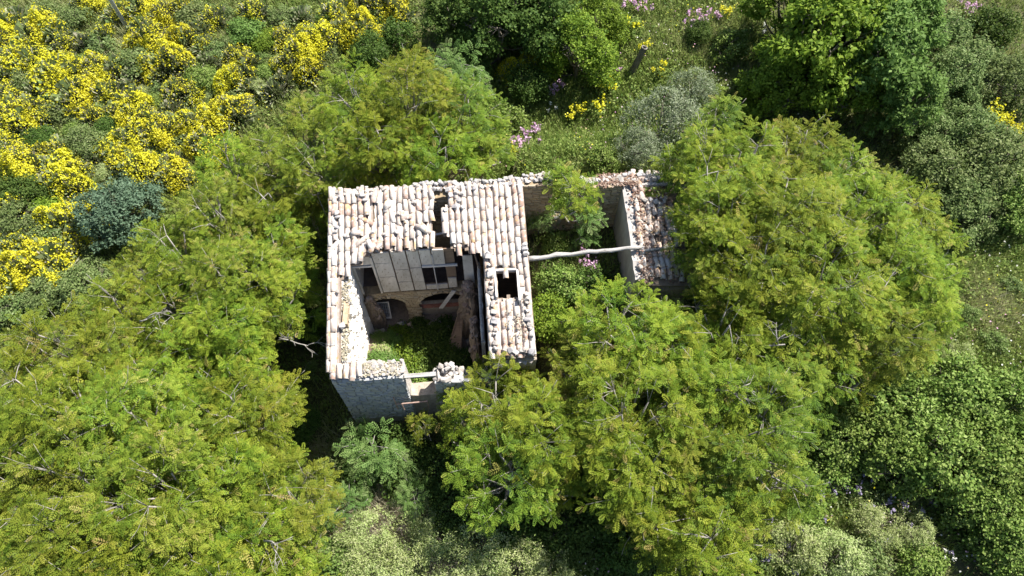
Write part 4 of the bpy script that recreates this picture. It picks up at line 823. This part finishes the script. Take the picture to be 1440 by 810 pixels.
# ------------------------------------------------------------------ post, pole, bare twigs
g = at_g(178, 38, .5); pl = empty('utility_pole', g, 0, 'tall plain grey pole rising out of the broom at the top left', 'pole')
m = MB(); m.tube([(0, 0, -.5), (0, 0, 4), (0, 0, 8)], [.10, .09, .08], 12); m.build('shaft', M['metal_grey'], pl, True); m = MB(); m.tube([(0, 0, 8), (0, 0, 8.06)], [.09, .09], 12); m.build('cap', M['metal_grey'], pl)
g = at_g(888, 103); po = empty('stump_post', g, 0, 'short dark hollow wooden post casting a long shadow on the open slope', 'post'); b = MB(); n = 12; vs = []; fs = []
po.rotation_euler = (math.radians(-6), math.radians(16), 0); prof = [(.18, -.3), (.16, .4), (.145, 1.0), (.15, 1.55), (.095, 1.55), (.09, 1.2), (.0, 1.1)]
for r, z in prof: vs += [(r*math.cos(2*math.pi*k/n)*(1+.08*math.sin(3*k)), r*math.sin(2*math.pi*k/n), z+(random.uniform(-.04, .04) if z > 1 else 0)) for k in range(n)]
for i in range(len(prof)-1):
    for k in range(n): fs.append((i*n+k, i*n+(k+1) % n, (i+1)*n+(k+1) % n, (i+1)*n+k))
b.add(vs, fs); b.build('trunk', M['bark_dark'], po); m = MB(); m.tube([(.135*math.cos(a*.52), .135*math.sin(a*.52), 1.54) for a in range(13)], [.025]*13, 5, .2); m.build('rim', M['bark'], po)
def twigs(px, py, z, sc, note, seed):
    random.seed(seed); g = at(px, py, z); b = MB()
    def grow(p, d, l, r, k):
        e = p+d*l; b.tube([p, p.lerp(e, .5)+Vector((random.uniform(-.06, .06), random.uniform(-.06, .06), random.uniform(-.03, .06)))*l, e], [r, r*.8, r*.6], 5)
        if k: [grow(p.lerp(e, random.uniform(.45, 1)), (d+Vector((random.gauss(0, .55), random.gauss(0, .55), random.gauss(0, .3)))).normalized(), l*.7, r*.6, k-1) for _ in range(2 if k > 1 else 3)]
    grow(Vector((0, 0, -.6)), Vector((.5, -.2, .5)).normalized(), .9*sc, .035*sc, 3); o = b.build('dead_branch', M['bark'], None, True); o.location = g
    tag(o, note, 'branch', 'bare pale branches poking out of the canopy')
twigs(382, 470, 3.8, 1.2, 'bare pale branch fanning out over the dark shade left of the ruin', 1); twigs(362, 755, 5.6, .9, 'bare pale forked twig in the lower left canopy', 2); twigs(645, 565, 4.8, .9, 'bare pale twig in the tree before the ruin', 3); twigs(185, 440, 5.5, .9, 'bare dark gap twigs in the canopy left of the ruin', 4)
twigs(1000, 540, 6.0, 1.0, 'bare twigs in the middle of the right hand canopy', 5); twigs(1215, 405, 6.2, .9, 'bare pale twigs in the upper right canopy', 6); twigs(1075, 475, 6.0, 1.0, 'bare pale twig above the right canopy gap', 7); twigs(155, 805, 5.6, .9, 'bare twig at the bottom edge of the lower left canopy', 8)

# ------------------------------------------------------------------ grass and herbs over the whole slope
def cover():
    rng = np.random.default_rng(5); G_, GT, Hh, HT = [], [], [], []
    blobs = [(560, 770, 130, .75), (660, 790, 120, .8), (500, 740, 70, .55), (1180, 770, 110, .5), (1400, 430, 80, .55), (1390, 60, 90, .5), (930, 60, 110, .45), (200, 120, 300, .5), (60, 60, 200, .5), (1270, 160, 60, .7), (1060, 110, 60, .5), (430, 640, 40, .7)]
    bl = [(at_g(x, y), r*at_g(x, y).y*.0+r/30, d) for x, y, r, d in blobs]
    N = 80000; X = rng.uniform(-42, 42, N); Y = rng.uniform(-1, 47, N)
    for x0, x1, y0, y1, n_ in ((-28, -5, 16, 38, 16000), (-2, 13, 17, 37, 16000), (-9, 13, 2, 8, 9000), (12, 24, 7, 20, 9000)):
        X = np.concatenate([X, rng.uniform(x0, x1, n_)]); Y = np.concatenate([Y, rng.uniform(y0, y1, n_)])
    for x, y in zip(X, Y):
        if abs(x) > 22+y*.46: continue
        s, t = to_st(x, y)
        if -.3 < s < 7.2 and -.6 < t < 7.0: continue
        if 7 < s < 13.4 and -.6 < t < .1 or 10.8 < s < 13.4 and -.6 < t < 4: continue
        dry = .28+.25*noise.noise(Vector((x*.25, y*.25, 9)))
        for c, r, d in bl:
            q = math.hypot(x-c.x, y-c.y)/r
            if q < 1.3: dry += (d-.28)*max(0, 1-q/1.3)*1.3
        z = terr(x, y); k = rng.random()
        if k < .62+dry*.3:
            nb = 8; h = rng.uniform(.22, .55)*(1+.6*dry); a = rng.uniform(0, 6.28, nb); ln = rng.uniform(.15, .9, nb); hh = h*rng.uniform(.5, 1.1, nb)
            o = np.stack([x+rng.normal(size=nb)*.10, y+rng.normal(size=nb)*.10, np.full(nb, z-.03)], 1); dv = np.stack([np.cos(a)*ln*hh, np.sin(a)*ln*hh, hh], 1); sd = np.stack([-np.sin(a), np.cos(a), np.zeros(nb)], 1)*.02
            G_.append(np.stack([o-sd, o+sd, o+dv], 1)); GT.append(np.repeat(np.clip(dry+rng.normal(size=nb)*.13, 0, 1), 3))
        else:
            nb = 9; o = np.stack([x+rng.normal(size=nb)*.14, y+rng.normal(size=nb)*.14, z+rng.uniform(.03, .35, nb)], 1)
            Hh.append(place_tpl(LEAF, o, rnd_dirs(rng, nb), unit(np.array([0, 0, 1.])+rng.normal(size=(nb, 3))*.5), rng.uniform(.08, .18, nb)).reshape(-1, 3)); HT.append(np.repeat(np.clip(rng.normal(.45, .2)+rng.normal(size=nb)*.1, 0, 1), 4))
    n_ = 5200; fx = rng.uniform(-3, 24, n_); fy = rng.uniform(2, 36, n_); k_ = np.array([noise.noise(Vector((x*.3, y*.3, 4))) for x, y in zip(fx, fy)])
    ok = np.array([not (-1 < to_st(x, y)[0] < 14 and -1 < to_st(x, y)[1] < 8) for x, y in zip(fx, fy)]) & (k_ > -.15); fx, fy, k_ = fx[ok], fy[ok], k_[ok]
    o = np.stack([fx, fy, np.array([terr(x, y) for x, y in zip(fx, fy)])+rng.uniform(.3, .7, len(fx))], 1)
    F = place_tpl(np.array([(-.5, -.5, 0), (.5, -.5, .1), (.5, .5, 0), (-.5, .5, .1)]), o, rnd_dirs(rng, len(o)), unit(np.array([0, 0, 1.])+rng.normal(size=o.shape)*.4), rng.uniform(.03, .065, len(o)))
    tag(link(bpy.data.objects.new('wildflowers', mesh_k('wildflowers', F.reshape(-1, 3), 4, np.repeat(np.clip(.45+k_*1.6+rng.normal(size=len(o))*.22, 0, 1), 4), M['petal']))), 'tiny yellow, pink and white flower heads dotted over the meadow', 'flowers', kind='stuff')
    g_ = np.concatenate([a.reshape(-1, 3) for a in G_]); tag(link(bpy.data.objects.new('grass', mesh_k('grass', g_, 3, np.concatenate(GT), M['grass']))), 'rough green and straw coloured grass over the slope', 'grass', kind='stuff')
    tag(link(bpy.data.objects.new('ground_cover', mesh_k('ground_cover', np.concatenate(Hh), 4, np.concatenate(HT), M['herb']))), 'low leafy weeds between the grass, bushes and trees', 'weeds', kind='stuff')
cover()
